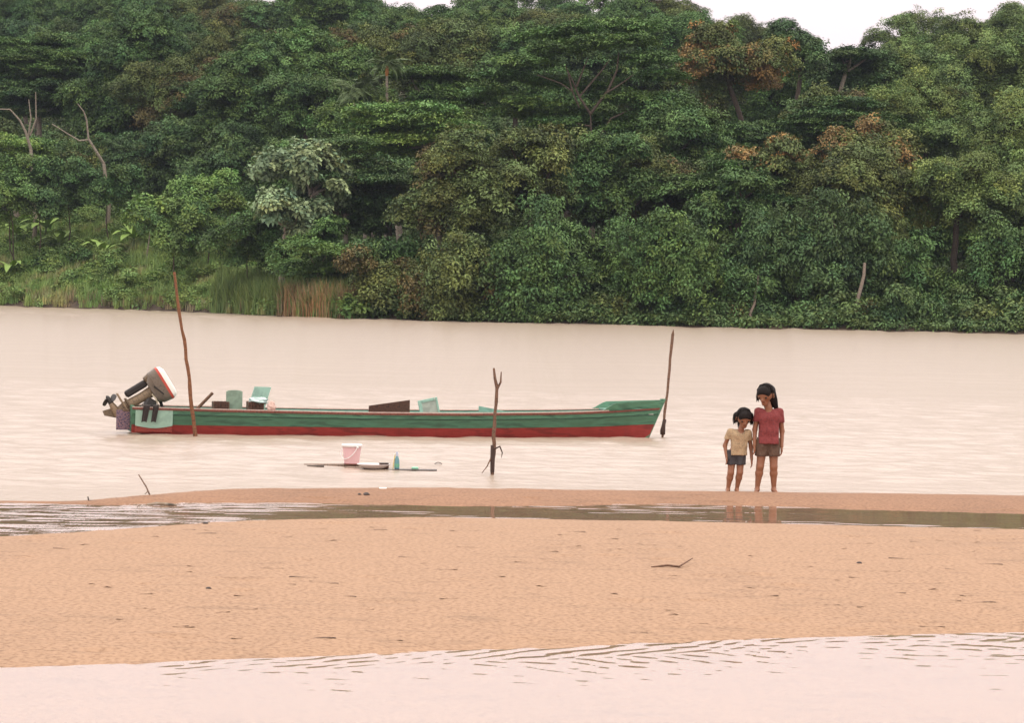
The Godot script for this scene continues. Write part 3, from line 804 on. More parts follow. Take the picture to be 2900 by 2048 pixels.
func outboard(b: Node3D) -> void:
	var t := thing("outboard_motor", "tilted-up outboard motor with a white and red hood on the stern", "motor", in_boat(b, Vector3(0.33, 0.60, 0.02)))
	t.transform.basis = b.transform.basis * Basis(Vector3.BACK, deg_to_rad(-58.0))
	# local: y along the drive shaft, x forward
	var g := Geo.new()
	rounded_slab(g, -0.03, 0.05, -0.17, 0.16, 0.2, -0.26, 0.22, 0.28)
	rounded_slab(g, 0.05, 0.165, -0.26, 0.22, 0.28, -0.27, 0.235, 0.29)
	cap_ring(g, 0, 20)
	put("lower_cowl", g, M.motor_grey, t)
	g = Geo.new()
	rounded_slab(g, 0.165, 0.2, -0.273, 0.238, 0.294, -0.27, 0.235, 0.292); put("stripe", g, M.stripe_red, t)
	g = Geo.new()
	rounded_slab(g, 0.2, 0.245, -0.268, 0.233, 0.288, -0.25, 0.215, 0.262)
	rounded_slab(g, 0.245, 0.272, -0.25, 0.215, 0.262, -0.2, 0.17, 0.2)
	cap_ring(g, 60, 20)
	put("hood", g, M.white_paint, t)
	g = Geo.new()
	var s := 0
	for q in [[0.0, -0.085, 0.075, 0.1], [-0.2, -0.075, 0.06, 0.085], [-0.45, -0.09, 0.05, 0.07], [-0.6, -0.06, 0.045, 0.05]]:
		for j in 12:
			var a := TAU * j / 12
			g.v.append(Vector3(0.5 * (q[1] + q[2]) + 0.5 * (q[2] - q[1]) * cos(a), q[0], 0.5 * q[3] * sin(a)))
	g.grid(4, 12, 0, true)
	put("leg", g, M.khaki, t)
	g = Geo.new(); g.box(Transform3D(Basis(), Vector3(-0.07, -0.46, 0)), Vector3(0.34, 0.022, 0.2), 0.008); put("cavitation_plate", g, M.khaki, t)
	g = Geo.new(); g.box(Transform3D(Basis(), Vector3(-0.02, -0.40, 0)), Vector3(0.2, 0.03, 0.13), 0.01); put("flange", g, M.khaki_dark, t)
	g = Geo.new(); g.tube([Vector3(0.15, -0.6, 0), Vector3(0.1, -0.6, 0), Vector3(0.02, -0.6, 0), Vector3(-0.1, -0.6, 0), Vector3(-0.16, -0.6, 0)], [0.012, 0.04, 0.055, 0.05, 0.038], 12); put("gearcase", g, M.khaki, t)
	g = Geo.new(); g.prism([Vector2(0.06, -0.64), Vector2(-0.1, -0.64), Vector2(-0.13, -0.76), Vector2(-0.06, -0.77)], -0.008, 0.008); put("skeg", g, M.khaki_dark, t)
	g = Geo.new(); g.tube([Vector3(-0.16, -0.6, 0), Vector3(-0.26, -0.6, 0), Vector3(-0.285, -0.6, 0)], [0.038, 0.03, 0.008], 10)
	var pr := put("propeller", g, M.dark_metal, t)
	for k in 3:
		var bl := Geo.new()
		var ba := Basis(Vector3.RIGHT, TAU * k / 3.0 + 0.5)
		var r0 := bl.v.size()
		for j in 7:
			var q := j / 6.0
			var w := 0.055 * sin(clamp(0.15 + 0.8 * q, 0.0, 1.0) * PI) + 0.006
			var tw := Basis(Vector3.UP, 0.7)
			for e in [-1.0, 1.0]: bl.v.append(Vector3(-0.21, -0.6, 0) + ba * (Vector3(0, 0.03 + 0.1 * q, 0) + tw * Vector3(0, 0, w * e)))
			for e in [1.0, -1.0]: bl.v.append(Vector3(-0.217, -0.6, 0) + ba * (Vector3(0, 0.03 + 0.1 * q, 0) + tw * Vector3(0, 0, w * e)))
		bl.grid(7, 4, r0, true)
		put("blade", bl, M.dark_metal, pr)
	g = Geo.new(); g.box(Transform3D(Basis(), Vector3(-0.155, -0.2, 0.0)), Vector3(0.1, 0.34, 0.13), 0.03); put("rear_pad", g, M.black_rubber, t)
	g = Geo.new(); g.box(Transform3D(Basis(Vector3.BACK, 0.2), Vector3(-0.2, 0.02, 0)), Vector3(0.09, 0.12, 0.16), 0.02); put("exhaust_hood", g, M.khaki_dark, t)
	g = Geo.new(); g.box(Transform3D(Basis(Vector3.BACK, 0.5), Vector3(0.14, -0.16, 0)), Vector3(0.16, 0.2, 0.2), 0.03); put("clamp_bracket", g, M.dark_metal, t)
	for k in 2:
		g = Geo.new(); g.box(Transform3D(Basis(Vector3.BACK, 0.9), Vector3(0.17, -0.27, -0.07 + 0.14 * k)), Vector3(0.06, 0.2, 0.04), 0.01); put("clamp_arm", g, M.motor_grey, t)
	g = Geo.new(); g.tube([Vector3(0.02, -0.05, 0.11), Vector3(0.1, -0.04, 0.15), Vector3(0.22, -0.06, 0.14), Vector3(0.33, -0.07, 0.1)], [0.009, 0.009, 0.009, 0.009], 6); put("fuel_hose", g, M.cream_hose, t)
	g = Geo.new(); g.tube([Vector3(0.16, 0.01, -0.02), Vector3(0.3, -0.02, -0.02), Vector3(0.38, -0.04, -0.02)], [0.025, 0.022, 0.026], 8); put("tiller", g, M.black_rubber, t)
	g = Geo.new(); g.box(Transform3D(Basis(Vector3.BACK, 0.35), Vector3(0.02, 0.06, 0.143)), Vector3(0.18, 0.018, 0.012), 0.004); put("latch", g, M.black_rubber, t)

func plank_thing(called: String, label: String, cat: String, b: Node3D, poly: Array, z0: float, z1: float, m: Material, turn := 0.0) -> Node3D:
	var c := Vector2.ZERO
	var low := 9.0
	for q in poly:
		c += q / poly.size(); low = min(low, q.y)
	var t := thing(called, label, cat, in_boat(b, Vector3(c.x, low, 0.5 * (z0 + z1))))
	t.transform.basis = b.transform.basis * Basis(Vector3.UP, turn)
	var g := Geo.new()
	g.prism(poly.map(func(q): return q - Vector2(c.x, low)), 0.5 * (z0 - z1), 0.5 * (z1 - z0))
	put("board", g, m, t)
	return t

func boat_load(b: Node3D) -> void:
	# heights are above the water; x runs from the stern along the keel
	plank_thing("wooden_board", "dark brown board lying propped up amidships in the boat", "board", b, [Vector2(3.42, 0.05), Vector2(4.05, 0.05), Vector2(4.05, 0.50), Vector2(3.44, 0.415)], -0.18, -0.15, M.brown_board, 0.12)
	# framed pale panel
	var t := thing("framed_panel", "pale grey-green framed panel standing amidships beside the brown board", "panel", in_boat(b, Vector3(4.42, 0.04, -0.1)))
	t.transform.basis = b.transform.basis * Basis(Vector3.BACK, 0.22)
	var g := Geo.new(); g.box(Transform3D(Basis(), Vector3(-0.02, 0.25, 0)), Vector3(0.24, 0.44, 0.012), 0.002); put("pane", g, M.grey_panel, t)
	for a in [[-0.145, 0.25, 0.05, 0.5], [0.105, 0.25, 0.03, 0.5], [-0.02, 0.48, 0.2, 0.04], [-0.02, 0.02, 0.2, 0.04]]:
		g = Geo.new(); g.box(Transform3D(Basis(), Vector3(a[0], a[1], 0.003)), Vector3(a[2], a[3], 0.03), 0.004); put("frame_bar", g, M.pale_green, t)
	plank_thing("wedge_board", "wedge-shaped pale green board leaning in the boat behind the forked stick", "board", b, [Vector2(5.07, 0.05), Vector2(5.55, 0.05), Vector2(5.52, 0.34), Vector2(5.07, 0.425)], -0.2, -0.17, M.boat_inner)
	var r := []
	for k in 9: r.append(Vector2(1.47 - 0.115 * cos(PI * k / 8.0), 0.60 + 0.025 * sin(PI * k / 8.0)))
	r.append(Vector2(1.585, 0.05)); r.append(Vector2(1.36, 0.05)); r.reverse()
	plank_thing("seat_back", "grey-green upright seat back near the stern", "seat back", b, r, 0.03, 0.07, M.grey_green)
	plank_thing("green_panel", "light green panel leaning back near the stern, right of the seat back", "panel", b, [Vector2(1.62, 0.05), Vector2(1.86, 0.05), Vector2(2.04, 0.66), Vector2(1.8, 0.665)], -0.3, -0.26, M.pale_green, 0.1)
	for a in [["small brown crate left of the seat back", 1.28, 0.42, 0.02], ["brown crate between the seat back and the leaning panel", 1.76, 0.43, 0.12]]:
		var k := thing("crate", a[0], "crate", in_boat(b, Vector3(a[1], 0.04, a[3])), deg_to_rad(12.5), "crates near the boat's stern")
		for j in 4:
			g = Geo.new(); g.box(Transform3D(Basis(), Vector3(-0.075 + 0.05 * j, 0.5 * a[2], 0.1)), Vector3(0.046, a[2], 0.012)); put("slat", g, M.brown_board, k)
			g = Geo.new(); g.box(Transform3D(Basis(), Vector3(-0.075 + 0.05 * j, 0.5 * a[2], -0.1)), Vector3(0.046, a[2], 0.012)); put("slat", g, M.brown_board, k)
		for sx in [-1, 1]:
			g = Geo.new(); g.box(Transform3D(Basis(), Vector3(sx * 0.108, 0.5 * a[2], 0)), Vector3(0.014, a[2] - 0.002, 0.214)); put("end_board", g, M.old_wood, k)
	# cloth bundle on the second crate
	var cn := noise(77, 4.0, 3)
	for a in [["crumpled white cloth with a turquoise fold on the brown crate", Vector3(1.8, 0.475, 0.12), Vector3(0.13, 0.055, 0.12), "white_cloth"], ["pale cloth hanging over the gunwale beside the leaning panel", Vector3(1.95, 0.40, 0.46), Vector3(0.06, 0.08, 0.07), "pink_cloth"]]:
		var k := thing("cloth", a[0], "cloth", in_boat(b, a[1]), 0.2)
		g = Geo.new()
		var n := 18
		for i in n:
			for j in n:
				var th := PI * i / (n - 1.0); var ph := TAU * j / n
				var d := Vector3(sin(th) * cos(ph), cos(th), sin(th) * sin(ph))
				g.v.append(d * a[2] * (1.0 + 0.6 * cn.get_noise_3dv(d * 0.35 + a[1])))
		g.grid(n, n, 0, true)
		put("folds", g, M[a[3]], k)
	# push pole lying across the stern
	t = thing("push_pole", "short thick stick sticking up over the gunwale behind the leaning pole", "stick", in_boat(b, Vector3(0.75, 0.06, -0.1)))
	t.transform.basis = b.transform.basis
	g = Geo.new(); g.tube([Vector3(0, 0, 0), Vector3(0.17, 0.25, 0.05), Vector3(0.42, 0.52, 0.1)], [0.026, 0.025, 0.022], 8); put("shaft", g, M.stick, t)
	# two dark cloths over the side by the motor
	for a in [["dark wet rag hung over the stern quarter, left of the pair", 0.21, 0.10], ["dark wet rag hung over the stern quarter, right of the pair", 0.34, 0.09]]:
		t = thing("rag", a[0], "rag", in_boat(b, Vector3(a[1], 0.40, 0.46)), deg_to_rad(12.5), "dark rags over the stern")
		g = Geo.new()
		var s := g.v.size()
		for i in 12:
			var q := i / 11.0
			for j in 7:
				var w := -0.5 + j / 6.0
				var y = 0.02 - 0.23 * max(q - 0.25, 0.0) / 0.75
				var z: float = lerp(-0.12, 0.012, clamp(q / 0.25, 0.0, 1.0)) + 0.012 * sin(w * 11.0 + q * 3.0)
				g.v.append(Vector3(w * a[2] * (1.0 - 0.25 * q) - 0.05 * q, y - 0.03 * abs(w) * q, z + 0.012))
		g.grid(12, 7, s)
		put("folds", g, M.rag, t)

# ------------------------------------------------------------------ poles and small things
func pole(called: String, label: String, foot: Vector3, top: Vector3, r0: float, r1: float, wob: float, m: Material, seed_: int) -> Node3D:
	var t := thing(called, label, "pole", foot, 0.0, "mooring poles in the river")
	var n := noise(seed_, 0.8, 2)
	var g := Geo.new(); var path := []; var rad := []
	for k in 18:
		var q := k / 17.0
		path.append((top - foot) * q + Vector3(n.get_noise_1d(q * 4.0), 0, n.get_noise_1d(q * 4.0 + 50)) * wob * sin(q * PI))
		rad.append(lerp(r0, r1, q) * (1.0 + 0.18 * n.get_noise_1d(q * 30.0 + 9.0)))
	path.push_front((top - foot) * -0.2); rad.push_front(r0)
	g.tube(path, rad, 8)
	put("shaft", g, m, t)
	return t

func poles() -> void:
	pole("mooring_pole", "tall thin leaning pole against the boat's near side by the stern", Vector3(-4.38, 0, -39.28), Vector3(-4.72, 2.28, -39.35), 0.03, 0.019, 0.035, M.stick_red, 4)
	var bp := pole("mooring_pole", "straight pointed pole standing beyond the boat's bow", Vector3(2.26, 0, -42.0), Vector3(2.39, 1.5, -42.2), 0.02, 0.023, 0.012, M.stick, 8)
	var g := Geo.new(); g.tube([Vector3(0.13, 1.5, -0.2), Vector3(0.14, 1.58, -0.2)], [0.026, 0.004], 8); put("point", g, M.stick, bp)
	g = Geo.new(); g.tube([Vector3(0.0, 0.02, 0.0), Vector3(0.0, 0.08, 0.01), Vector3(0.01, 0.16, 0.02), Vector3(0.025, 0.24, 0.0)], [0.04, 0.042, 0.03, 0.03], 8); put("rope_wrap", g, M.dark_rope, bp)
	var f := pole("forked_stick", "forked stick with bark strips standing in the shallows before the boat", Vector3(-0.2, 0, -32.2), Vector3(-0.165, 1.02, -32.2), 0.024, 0.019, 0.02, M.stick, 15)
	g = Geo.new(); g.tube([Vector3(0.035, 1.0, 0), Vector3(0.01, 1.1, 0), Vector3(-0.005, 1.22, 0)], [0.021, 0.017, 0.012], 7); put("prong", g, M.stick, f)
	g = Geo.new(); g.tube([Vector3(0.035, 0.98, 0), Vector3(0.075, 1.06, 0.01), Vector3(0.08, 1.18, 0.01)], [0.016, 0.012, 0.006], 7); put("prong", g, M.stick, f)
	g = Geo.new(); g.tube([Vector3(0.02, 0.3, 0.03), Vector3(0.08, 0.33, 0.05), Vector3(0.11, 0.26, 0.05), Vector3(0.1, 0.2, 0.05)], [0.012, 0.012, 0.007, 0.003], 5); put("rope_end", g, M.dark_rope, f)
	g = Geo.new(); g.tube([Vector3(-0.02, 0.19, 0.02), Vector3(-0.06, 0.1, 0.05), Vector3(-0.12, 0.02, 0.06)], [0.008, 0.007, 0.004], 5); put("bark_strip", g, M.stick, f)
	g = Geo.new(); g.tube([Vector3(0.0, 0.34, 0.0), Vector3(0.0, 0.2, 0.005), Vector3(0.0, 0.03, 0.0)], [0.026, 0.028, 0.025], 8); put("wet_bark", g, M.dark_rope, f)

func bucket(at: Vector3) -> void:
	var t := thing("bucket", "pinkish white plastic bucket standing on planks in the shallows", "bucket", at)
	var g := Geo.new()
	g.lathe([Vector2(0.0, 0.006), Vector2(0.082, 0.0), Vector2(0.088, 0.01), Vector2(0.112, 0.215), Vector2(0.108, 0.215), Vector2(0.084, 0.016), Vector2(0.0, 0.014)], 28); put("body", g, M.pink_plastic, t)
	g = Geo.new(); g.lathe([Vector2(0.109, 0.21), Vector2(0.124, 0.206), Vector2(0.126, 0.228), Vector2(0.12, 0.236), Vector2(0.107, 0.232), Vector2(0.109, 0.21)], 28); put("rim", g, M.white_plastic, t)
	g = Geo.new(); g.lathe([Vector2(0.083, 0.0), Vector2(0.09, 0.001), Vector2(0.091, 0.012), Vector2(0.087, 0.013)], 28); put("foot_ring", g, M.foot_ring, t)
	var path := []; var rad := []
	for k in 17:
		var a := PI * k / 16.0
		path.append(Basis(Vector3.UP, -0.75) * Vector3(-0.124 * cos(a), 0.205 - 0.14 * sin(a), 0.03 + 0.085 * sin(a))); rad.append(0.005)
	g = Geo.new(); g.tube(path, rad, 6); put("handle", g, M.white_plastic, t)
	for k in 2:
		g = Geo.new(); g.tube([path[16 * k] * 0.98, path[16 * k] + Vector3(path[16 * k].x, 0, path[16 * k].z).normalized() * 0.012], [0.013, 0.012], 8); put("handle_lug", g, M.white_plastic, t)

func shallows_things() -> void:
	var y := 0.012
	var planks := [["long grey plank awash under the bucket", -2.06, -33.4, 0.75, 0.16, 0.1], ["short dark plank end at the left of the washing place", -2.28, -33.12, 0.2, 0.05, 0.0], ["dark plank carrying the bottle and soap", -1.28, -32.75, 0.86, 0.17, -0.05], ["pale plank slanting between the bucket and the dark plank", -1.62, -33.05, 0.62, 0.14, -0.22]]
	for k in planks.size():
		var a: Array = planks[k]
		var t := thing("plank", a[0], "plank", Vector3(a[1], y - 0.008 - 0.003 * k, a[2]), a[5], "planks of the washing place")
		var g := Geo.new(); g.box(Transform3D(Basis(Vector3.BACK, 0.01), Vector3.ZERO), Vector3(a[3], 0.026, a[4]), 0.005); put("board", g, M.driftwood if k in [0, 3] else M.wet_wood, t)
	bucket(Vector3(-1.87, y + 0.009, -33.36))
	var t := thing("basin", "shallow pale enamel basin with a dark foot right of the bucket", "basin", Vector3(-1.58, 0.0, -32.75))
	var g := Geo.new(); g.lathe([Vector2(0.0, 0.012), Vector2(0.08, 0.012), Vector2(0.15, 0.04), Vector2(0.19, 0.065), Vector2(0.198, 0.068), Vector2(0.197, 0.062), Vector2(0.155, 0.032), Vector2(0.085, 0.0), Vector2(0.0, 0.0)], 30); put("bowl", g, M.enamel, t)
	g = Geo.new(); g.lathe([Vector2(0.086, -0.012), Vector2(0.092, -0.012), Vector2(0.112, 0.012), Vector2(0.1, 0.012)], 30); put("foot", g, M.wet_wood, t)
	t = thing("soap_box", "small dark brown box on the dark plank, left of the bottle", "box", Vector3(-1.46, 0.012, -32.72), 0.15)
	g = Geo.new(); g.box(Transform3D(Basis(), Vector3(0, 0.032, 0)), Vector3(0.105, 0.062, 0.08), 0.008); put("box", g, M.brown_board, t)
	g = Geo.new(); g.box(Transform3D(Basis(), Vector3(0.0, 0.066, 0)), Vector3(0.109, 0.012, 0.084), 0.004); put("lid", g, M.wet_wood, t)
	t = thing("bottle", "slim blue-green bottle with a pale cap standing on the dark plank", "bottle", Vector3(-1.31, 0.012, -32.72))
	g = Geo.new(); g.lathe([Vector2(0, 0), Vector2(0.027, 0.002), Vector2(0.03, 0.01), Vector2(0.028, 0.1), Vector2(0.02, 0.13), Vector2(0.014, 0.15)], 18); put("body", g, M.teal_plastic, t)
	g = Geo.new(); g.lathe([Vector2(0.0305, 0.025), Vector2(0.0308, 0.06), Vector2(0.0304, 0.065)], 18); put("label_band", g, M.green_plastic, t)
	g = Geo.new(); g.lathe([Vector2(0.014, 0.15), Vector2(0.015, 0.152), Vector2(0.013, 0.2), Vector2(0.0, 0.204)], 18); put("cap", g, M.pale_blue, t)
	t = thing("toothbrush", "yellow toothbrush leaning on the blue-green bottle", "toothbrush", Vector3(-1.355, 0.012, -32.71))
	g = Geo.new(); g.tube([Vector3(0.0, 0, 0), Vector3(0.012, 0.1, 0), Vector3(0.022, 0.175, 0)], [0.005, 0.005, 0.006], 6); put("handle", g, M.yellow_plastic, t)
	g = Geo.new(); g.box(Transform3D(Basis(), Vector3(0.014, 0.165, 0.0)), Vector3(0.012, 0.022, 0.01)); put("bristles", g, M.white_plastic, t)
	for a in [["mint green soap bar on the right end of the dark plank", -1.1, 0.085], ["small pale green soap piece left of the dark box", -1.545, 0.035]]:
		t = thing("soap", a[0], "soap", Vector3(a[1], 0.012, -32.73), 0.1, "soap on the dark plank")
		g = Geo.new()
		var s := 0
		for i in 9:
			for j in 16:
				var th := PI * i / 8.0; var ph := TAU * j / 16.0
				g.v.append(Vector3(a[2] * 0.5 * sin(th) * cos(ph), 0.016 + 0.017 * signf(cos(th)) * pow(abs(cos(th)), 0.6), 0.026 * sin(th) * sin(ph)))
		g.grid(9, 16, 0, true); put("bar", g, M.mint, t)
	# floating leaf
	t = thing("floating_leaf", "dark curled leaf drifting on the water right of the bottle", "leaf", Vector3(-0.86, 0.006, -33.9), 0.2)
	g = Geo.new()
	for i in 7:
		var q := i / 6.0
		for e in [-1.0, 0.0, 1.0]: g.v.append(Vector3(-0.045 + 0.09 * q, 0.018 * sin(q * PI) + 0.008 * abs(e), e * 0.028 * sin(clamp(q, 0.02, 0.98) * PI)))
	g.grid(7, 3, 0); put("blade", g, M.wet_wood, t)

func debris() -> void:
	var t := thing("twig", "thin grey twig stuck upright at the thin bar's left end", "twig", Vector3(-3.5, sand_height(-3.5, -27.6) - 0.01, -27.6))
	var g := Geo.new(); g.tube([Vector3(0.0, -0.02, 0), Vector3(-0.05, 0.09, 0), Vector3(-0.125, 0.21, 0.01)], [0.009, 0.008, 0.006], 6); put("stem", g, M.driftwood, t)
	g = Geo.new(); g.tube([Vector3(-0.03, 0.05, 0), Vector3(-0.06, 0.02, 0.02)], [0.006, 0.004], 5); put("stub", g, M.driftwood, t)
	t = thing("driftwood", "pale driftwood stick lying below the upright twig", "driftwood", Vector3(-3.3, 0.008, -26.75), 0.1)
	g = Geo.new(); g.tube([Vector3(-0.13, 0.0, 0), Vector3(-0.04, 0.012, 0.01), Vector3(0.06, 0.006, -0.01), Vector3(0.15, 0.0, 0.01)], [0.01, 0.016, 0.014, 0.008], 7); put("stem", g, M.bark_pale, t)
	t = thing("driftwood", "dark driftwood scrap with an upturned end lying in the shallows at left", "driftwood", Vector3(-3.95, 0.004, -27.0), 0.0)
	g = Geo.new(); g.tube([Vector3(-0.08, 0.05, 0), Vector3(-0.07, 0.008, 0), Vector3(0.0, 0.006, 0), Vector3(0.13, 0.014, 0)], [0.006, 0.012, 0.01, 0.005], 6); put("stem", g, M.wet_wood, t)
	t = thing("fruit", "small reddish round fruit beside the dark driftwood scrap", "fruit", Vector3(-3.79, 0.012, -27.2))
	g = Geo.new(); g.lathe([Vector2(0, -0.016), Vector2(0.012, -0.011), Vector2(0.017, 0.0), Vector2(0.013, 0.011), Vector2(0.0, 0.015)], 12); put("flesh", g, M.stripe_red, t)
	g = Geo.new(); g.tube([Vector3(0, 0.013, 0), Vector3(0.004, 0.024, 0)], [0.003, 0.002], 5); put("stalk", g, M.stick, t)
	for a in [["dark stone pair's larger stone on the thin bar", -1.42, -28.05, 0.032], ["dark stone pair's smaller stone on the thin bar", -1.49, -28.07, 0.018], ["lone dark pebble on the main bar's far edge at left", -2.6, -24.2, 0.022], ["small dark pebble on the main bar near the pool at left", -1.95, -18.4, 0.015], ["grey pebble far right on the main bar", 2.6, -20.9, 0.016]]:
		t = thing("stone", a[0], "stone", Vector3(a[1], sand_height(a[1], a[2]) + a[3] * 0.2, a[2]), rnd(0, 6))
		g = Geo.new()
		for i in 8:
			for j in 10:
				var th := PI * i / 7.0; var ph := TAU * j / 10.0
				g.v.append(Vector3(sin(th) * cos(ph) * 1.3, cos(th) * 0.6, sin(th) * sin(ph)) * a[3] * (1.0 + 0.12 * sin(ph * 3.0 + th * 4.0)))
		g.grid(8, 10, 0, true); put("stone", g, M.stone, t)
	t = thing("bamboo_scrap", "white flat scrap lying on the thin bar", "scrap", Vector3(-1.3, sand_height(-1.3, -29.0) + 0.006, -29.0), 0.1)
	g = Geo.new(); g.box(Transform3D(Basis(Vector3.RIGHT, 0.1), Vector3.ZERO), Vector3(0.075, 0.008, 0.06), 0.003); put("scrap", g, M.white_paint, t)
	t = thing("stick", "crooked dark stick lying on the main bar right of its middle", "stick", Vector3(1.15, sand_height(1.15, -20.35) + 0.004, -20.35))
	g = Geo.new(); g.tube([Vector3(-0.12, 0, 0.06), Vector3(0.0, 0.008, 0.0), Vector3(0.08, 0.004, 0.04), Vector3(0.17, 0.03, -0.2), Vector3(0.2, 0.035, -0.3)], [0.005, 0.008, 0.008, 0.005, 0.003], 6); put("stem", g, M.stick, t)
	# flakes of wet bark and leaf strewn over the bar
	var shapes := []
	for k in 5:
		var fg := Geo.new()
		var l := 0.05 + 0.016 * k
		for i in 6:
			var q := i / 5.0
			for e in [-1.0, 1.0]: fg.v.append(Vector3((q - 0.5) * 2.0 * l, 0.004 + 0.005 * sin(q * 5.0 + k), e * (0.012 + 0.006 * sin(q * PI + k)) + 0.02 * sin(q * 3.0 + k)))
		fg.grid(6, 2, 0)
		var s := fg.v.size()
		for i in s: fg.v.append(fg.v[i] - Vector3(0, 0.004, 0))
		fg.grid(6, 2, s)
		shapes.append(fg.commit(M.bark_flake if k < 4 else M.stick))
	for k in 120:
		var x := 0.0; var z := 0.0
		while true:
			z = rnd(-25.6, -15.6); x = rnd(-0.2, 0.2) * -z
			if sand_height(x, z) > 0.02: break
		var o := MeshInstance3D.new()
		o.name = numbered("bark_flake"); o.mesh = shapes[rng.randi() % 5]
		add_child(o, true)
		o.position = Vector3(x, sand_height(x, z) + 0.001, z); o.rotation.y = rnd(-0.35, 0.35) + (PI if rng.randf() < 0.5 else 0.0)
		o.scale = Vector3.ONE * rnd(0.35, 0.85)
		tag(o, "short dark bark flake strewn on the open sand of the main bar", "bark flake", "bark flakes strewn on the sand")

# ------------------------------------------------------------------ people
func blob(g: Geo, prims: Array, cell: float, k: float, clip = null) -> void:
	# tapered capsules joined by a smooth minimum, meshed as surface nets
	var lo := Vector3.ONE * 1e9; var hi := -lo
	for q in prims:
		var r: Vector3 = Vector3.ONE * (max(q[2], q[3]) + k + cell * 2.0)
		for e in [q[0], q[1]]:
			lo = lo.min(e - r); hi = hi.max(e + r)
	var nx := int((hi.x - lo.x) / cell) + 2; var ny := int((hi.y - lo.y) / cell) + 2; var nz := int((hi.z - lo.z) / cell) + 2
	var f := PackedFloat32Array(); f.resize(nx * ny * nz); f.fill(1.0)
	for q in prims:
		var a: Vector3 = q[0]; var ab: Vector3 = q[1] - a
		var ra: float = q[2]; var rb: float = q[3]
		var l2: float = max(ab.length_squared(), 1e-9)
		var m: Vector3 = Vector3.ONE * (max(ra, rb) + k + cell)
		var i0 := Vector3i(((a.min(q[1]) - m - lo) / cell).max(Vector3.ZERO)); var i1 := Vector3i((a.max(q[1]) + m - lo) / cell + Vector3.ONE).min(Vector3i(nx, ny, nz))
		for z in range(i0.z, i1.z):
			for y in range(i0.y, i1.y):
				for x in range(i0.x, i1.x):
					var p := lo + Vector3(x, y, z) * cell - a
					var t: float = clamp(p.dot(ab) / l2, 0.0, 1.0)
					var d := (p - ab * t).length() - lerpf(ra, rb, t)
					var at := x + nx * (y + ny * z)
					var o := f[at]
					var h: float = max(k - abs(o - d), 0.0) / k
					f[at] = min(o, d) - h * h * k * 0.25
	if clip != null:
		for z in nz:
			for y in ny:
				for x in nx:
					var at := x + nx * (y + ny * z)
					if f[at] < 0.03: f[at] = max(f[at], clip.call(lo + Vector3(x, y, z) * cell))
	var id := PackedInt32Array(); id.resize(f.size()); id.fill(-1)
	for z in nz - 1:
		for y in ny - 1:
			for x in nx - 1:
				var o := x + nx * (y + ny * z)
				var inside := 0
				for c in 8:
					if f[o + (c & 1) + nx * ((c >> 1) & 1) + nx * ny * (c >> 2)] < 0.0: inside += 1
				if inside == 0 or inside == 8: continue
				var sum := Vector3.ZERO; var n := 0
				for c in 8:
					for bit in [1, 2, 4]:
						if c & bit: continue
						var e: int = c | bit
						var fa := f[o + (c & 1) + nx * ((c >> 1) & 1) + nx * ny * (c >> 2)]
						var fb := f[o + (e & 1) + nx * ((e >> 1) & 1) + nx * ny * (e >> 2)]
						if (fa < 0.0) != (fb < 0.0):
							var t := fa / (fa - fb)
							sum += Vector3(c & 1, (c >> 1) & 1, c >> 2).lerp(Vector3(e & 1, (e >> 1) & 1, e >> 2), t); n += 1
				id[o] = g.p(lo + (Vector3(x, y, z) + sum / n) * cell)
	var step := [1, nx, nx * ny]
	for z in range(1, nz - 1):
		for y in range(1, ny - 1):
			for x in range(1, nx - 1):
				var o := x + nx * (y + ny * z)
				for ax in 3:
					var n: int = o + step[ax]
					if (f[o] < 0.0) == (f[n] < 0.0): continue
					var u: int = step[(ax + 1) % 3]; var w: int = step[(ax + 2) % 3]
					var q := [id[o], id[o - u], id[o - u - w], id[o - w]]
					if q.min() < 0: continue
					if f[o] < 0.0: g.tri(q[0], q[1], q[2]); g.tri(q[0], q[2], q[3])
					else: g.tri(q[0], q[2], q[1]); g.tri(q[0], q[3], q[2])

func hand(g: Geo, wrist: Vector3, down: Vector3, front: Vector3, s: float) -> void:
	# a relaxed hand: palm, four curled fingers of unequal length, thumb from the palm's side
	down = down.normalized()
	var across := down.cross(front).normalized()      # thumb side lies towards the front
	front = across.cross(down).normalized()
	var q := []
	for k in 3:
		var o := front * (k - 1) * 0.016 * s
		q.append([wrist, wrist + down * 0.05 * s + o * 1.15, 0.013 * s, 0.0105 * s])
	var lens := [0.042, 0.049, 0.046, 0.036]
	for k in 4:
		var base := wrist + down * 0.05 * s + front * (0.021 - 0.0145 * k) * s
		var d1 := (down + across * 0.12).normalized(); var d2 := (down + across * 0.75).normalized()
		var mid: Vector3 = base + d1 * lens[k] * 0.55 * s
		q.append([base, mid, 0.0066 * s, 0.006 * s])
		q.append([mid, mid + d2 * lens[k] * 0.5 * s, 0.006 * s, 0.0048 * s])
	var th := wrist + down * 0.02 * s + front * 0.018 * s
	q.append([th, th + (down * 0.7 + front * 0.7).normalized() * 0.026 * s, 0.0085 * s, 0.007 * s])
	q.append([th + (down * 0.7 + front * 0.7).normalized() * 0.026 * s, th + (down * 0.7 + front * 0.7).normalized() * 0.026 * s + (down + front * 0.15).normalized() * 0.022 * s, 0.007 * s, 0.0055 * s])
	blob(g, q, 0.0035 * s, 0.006)

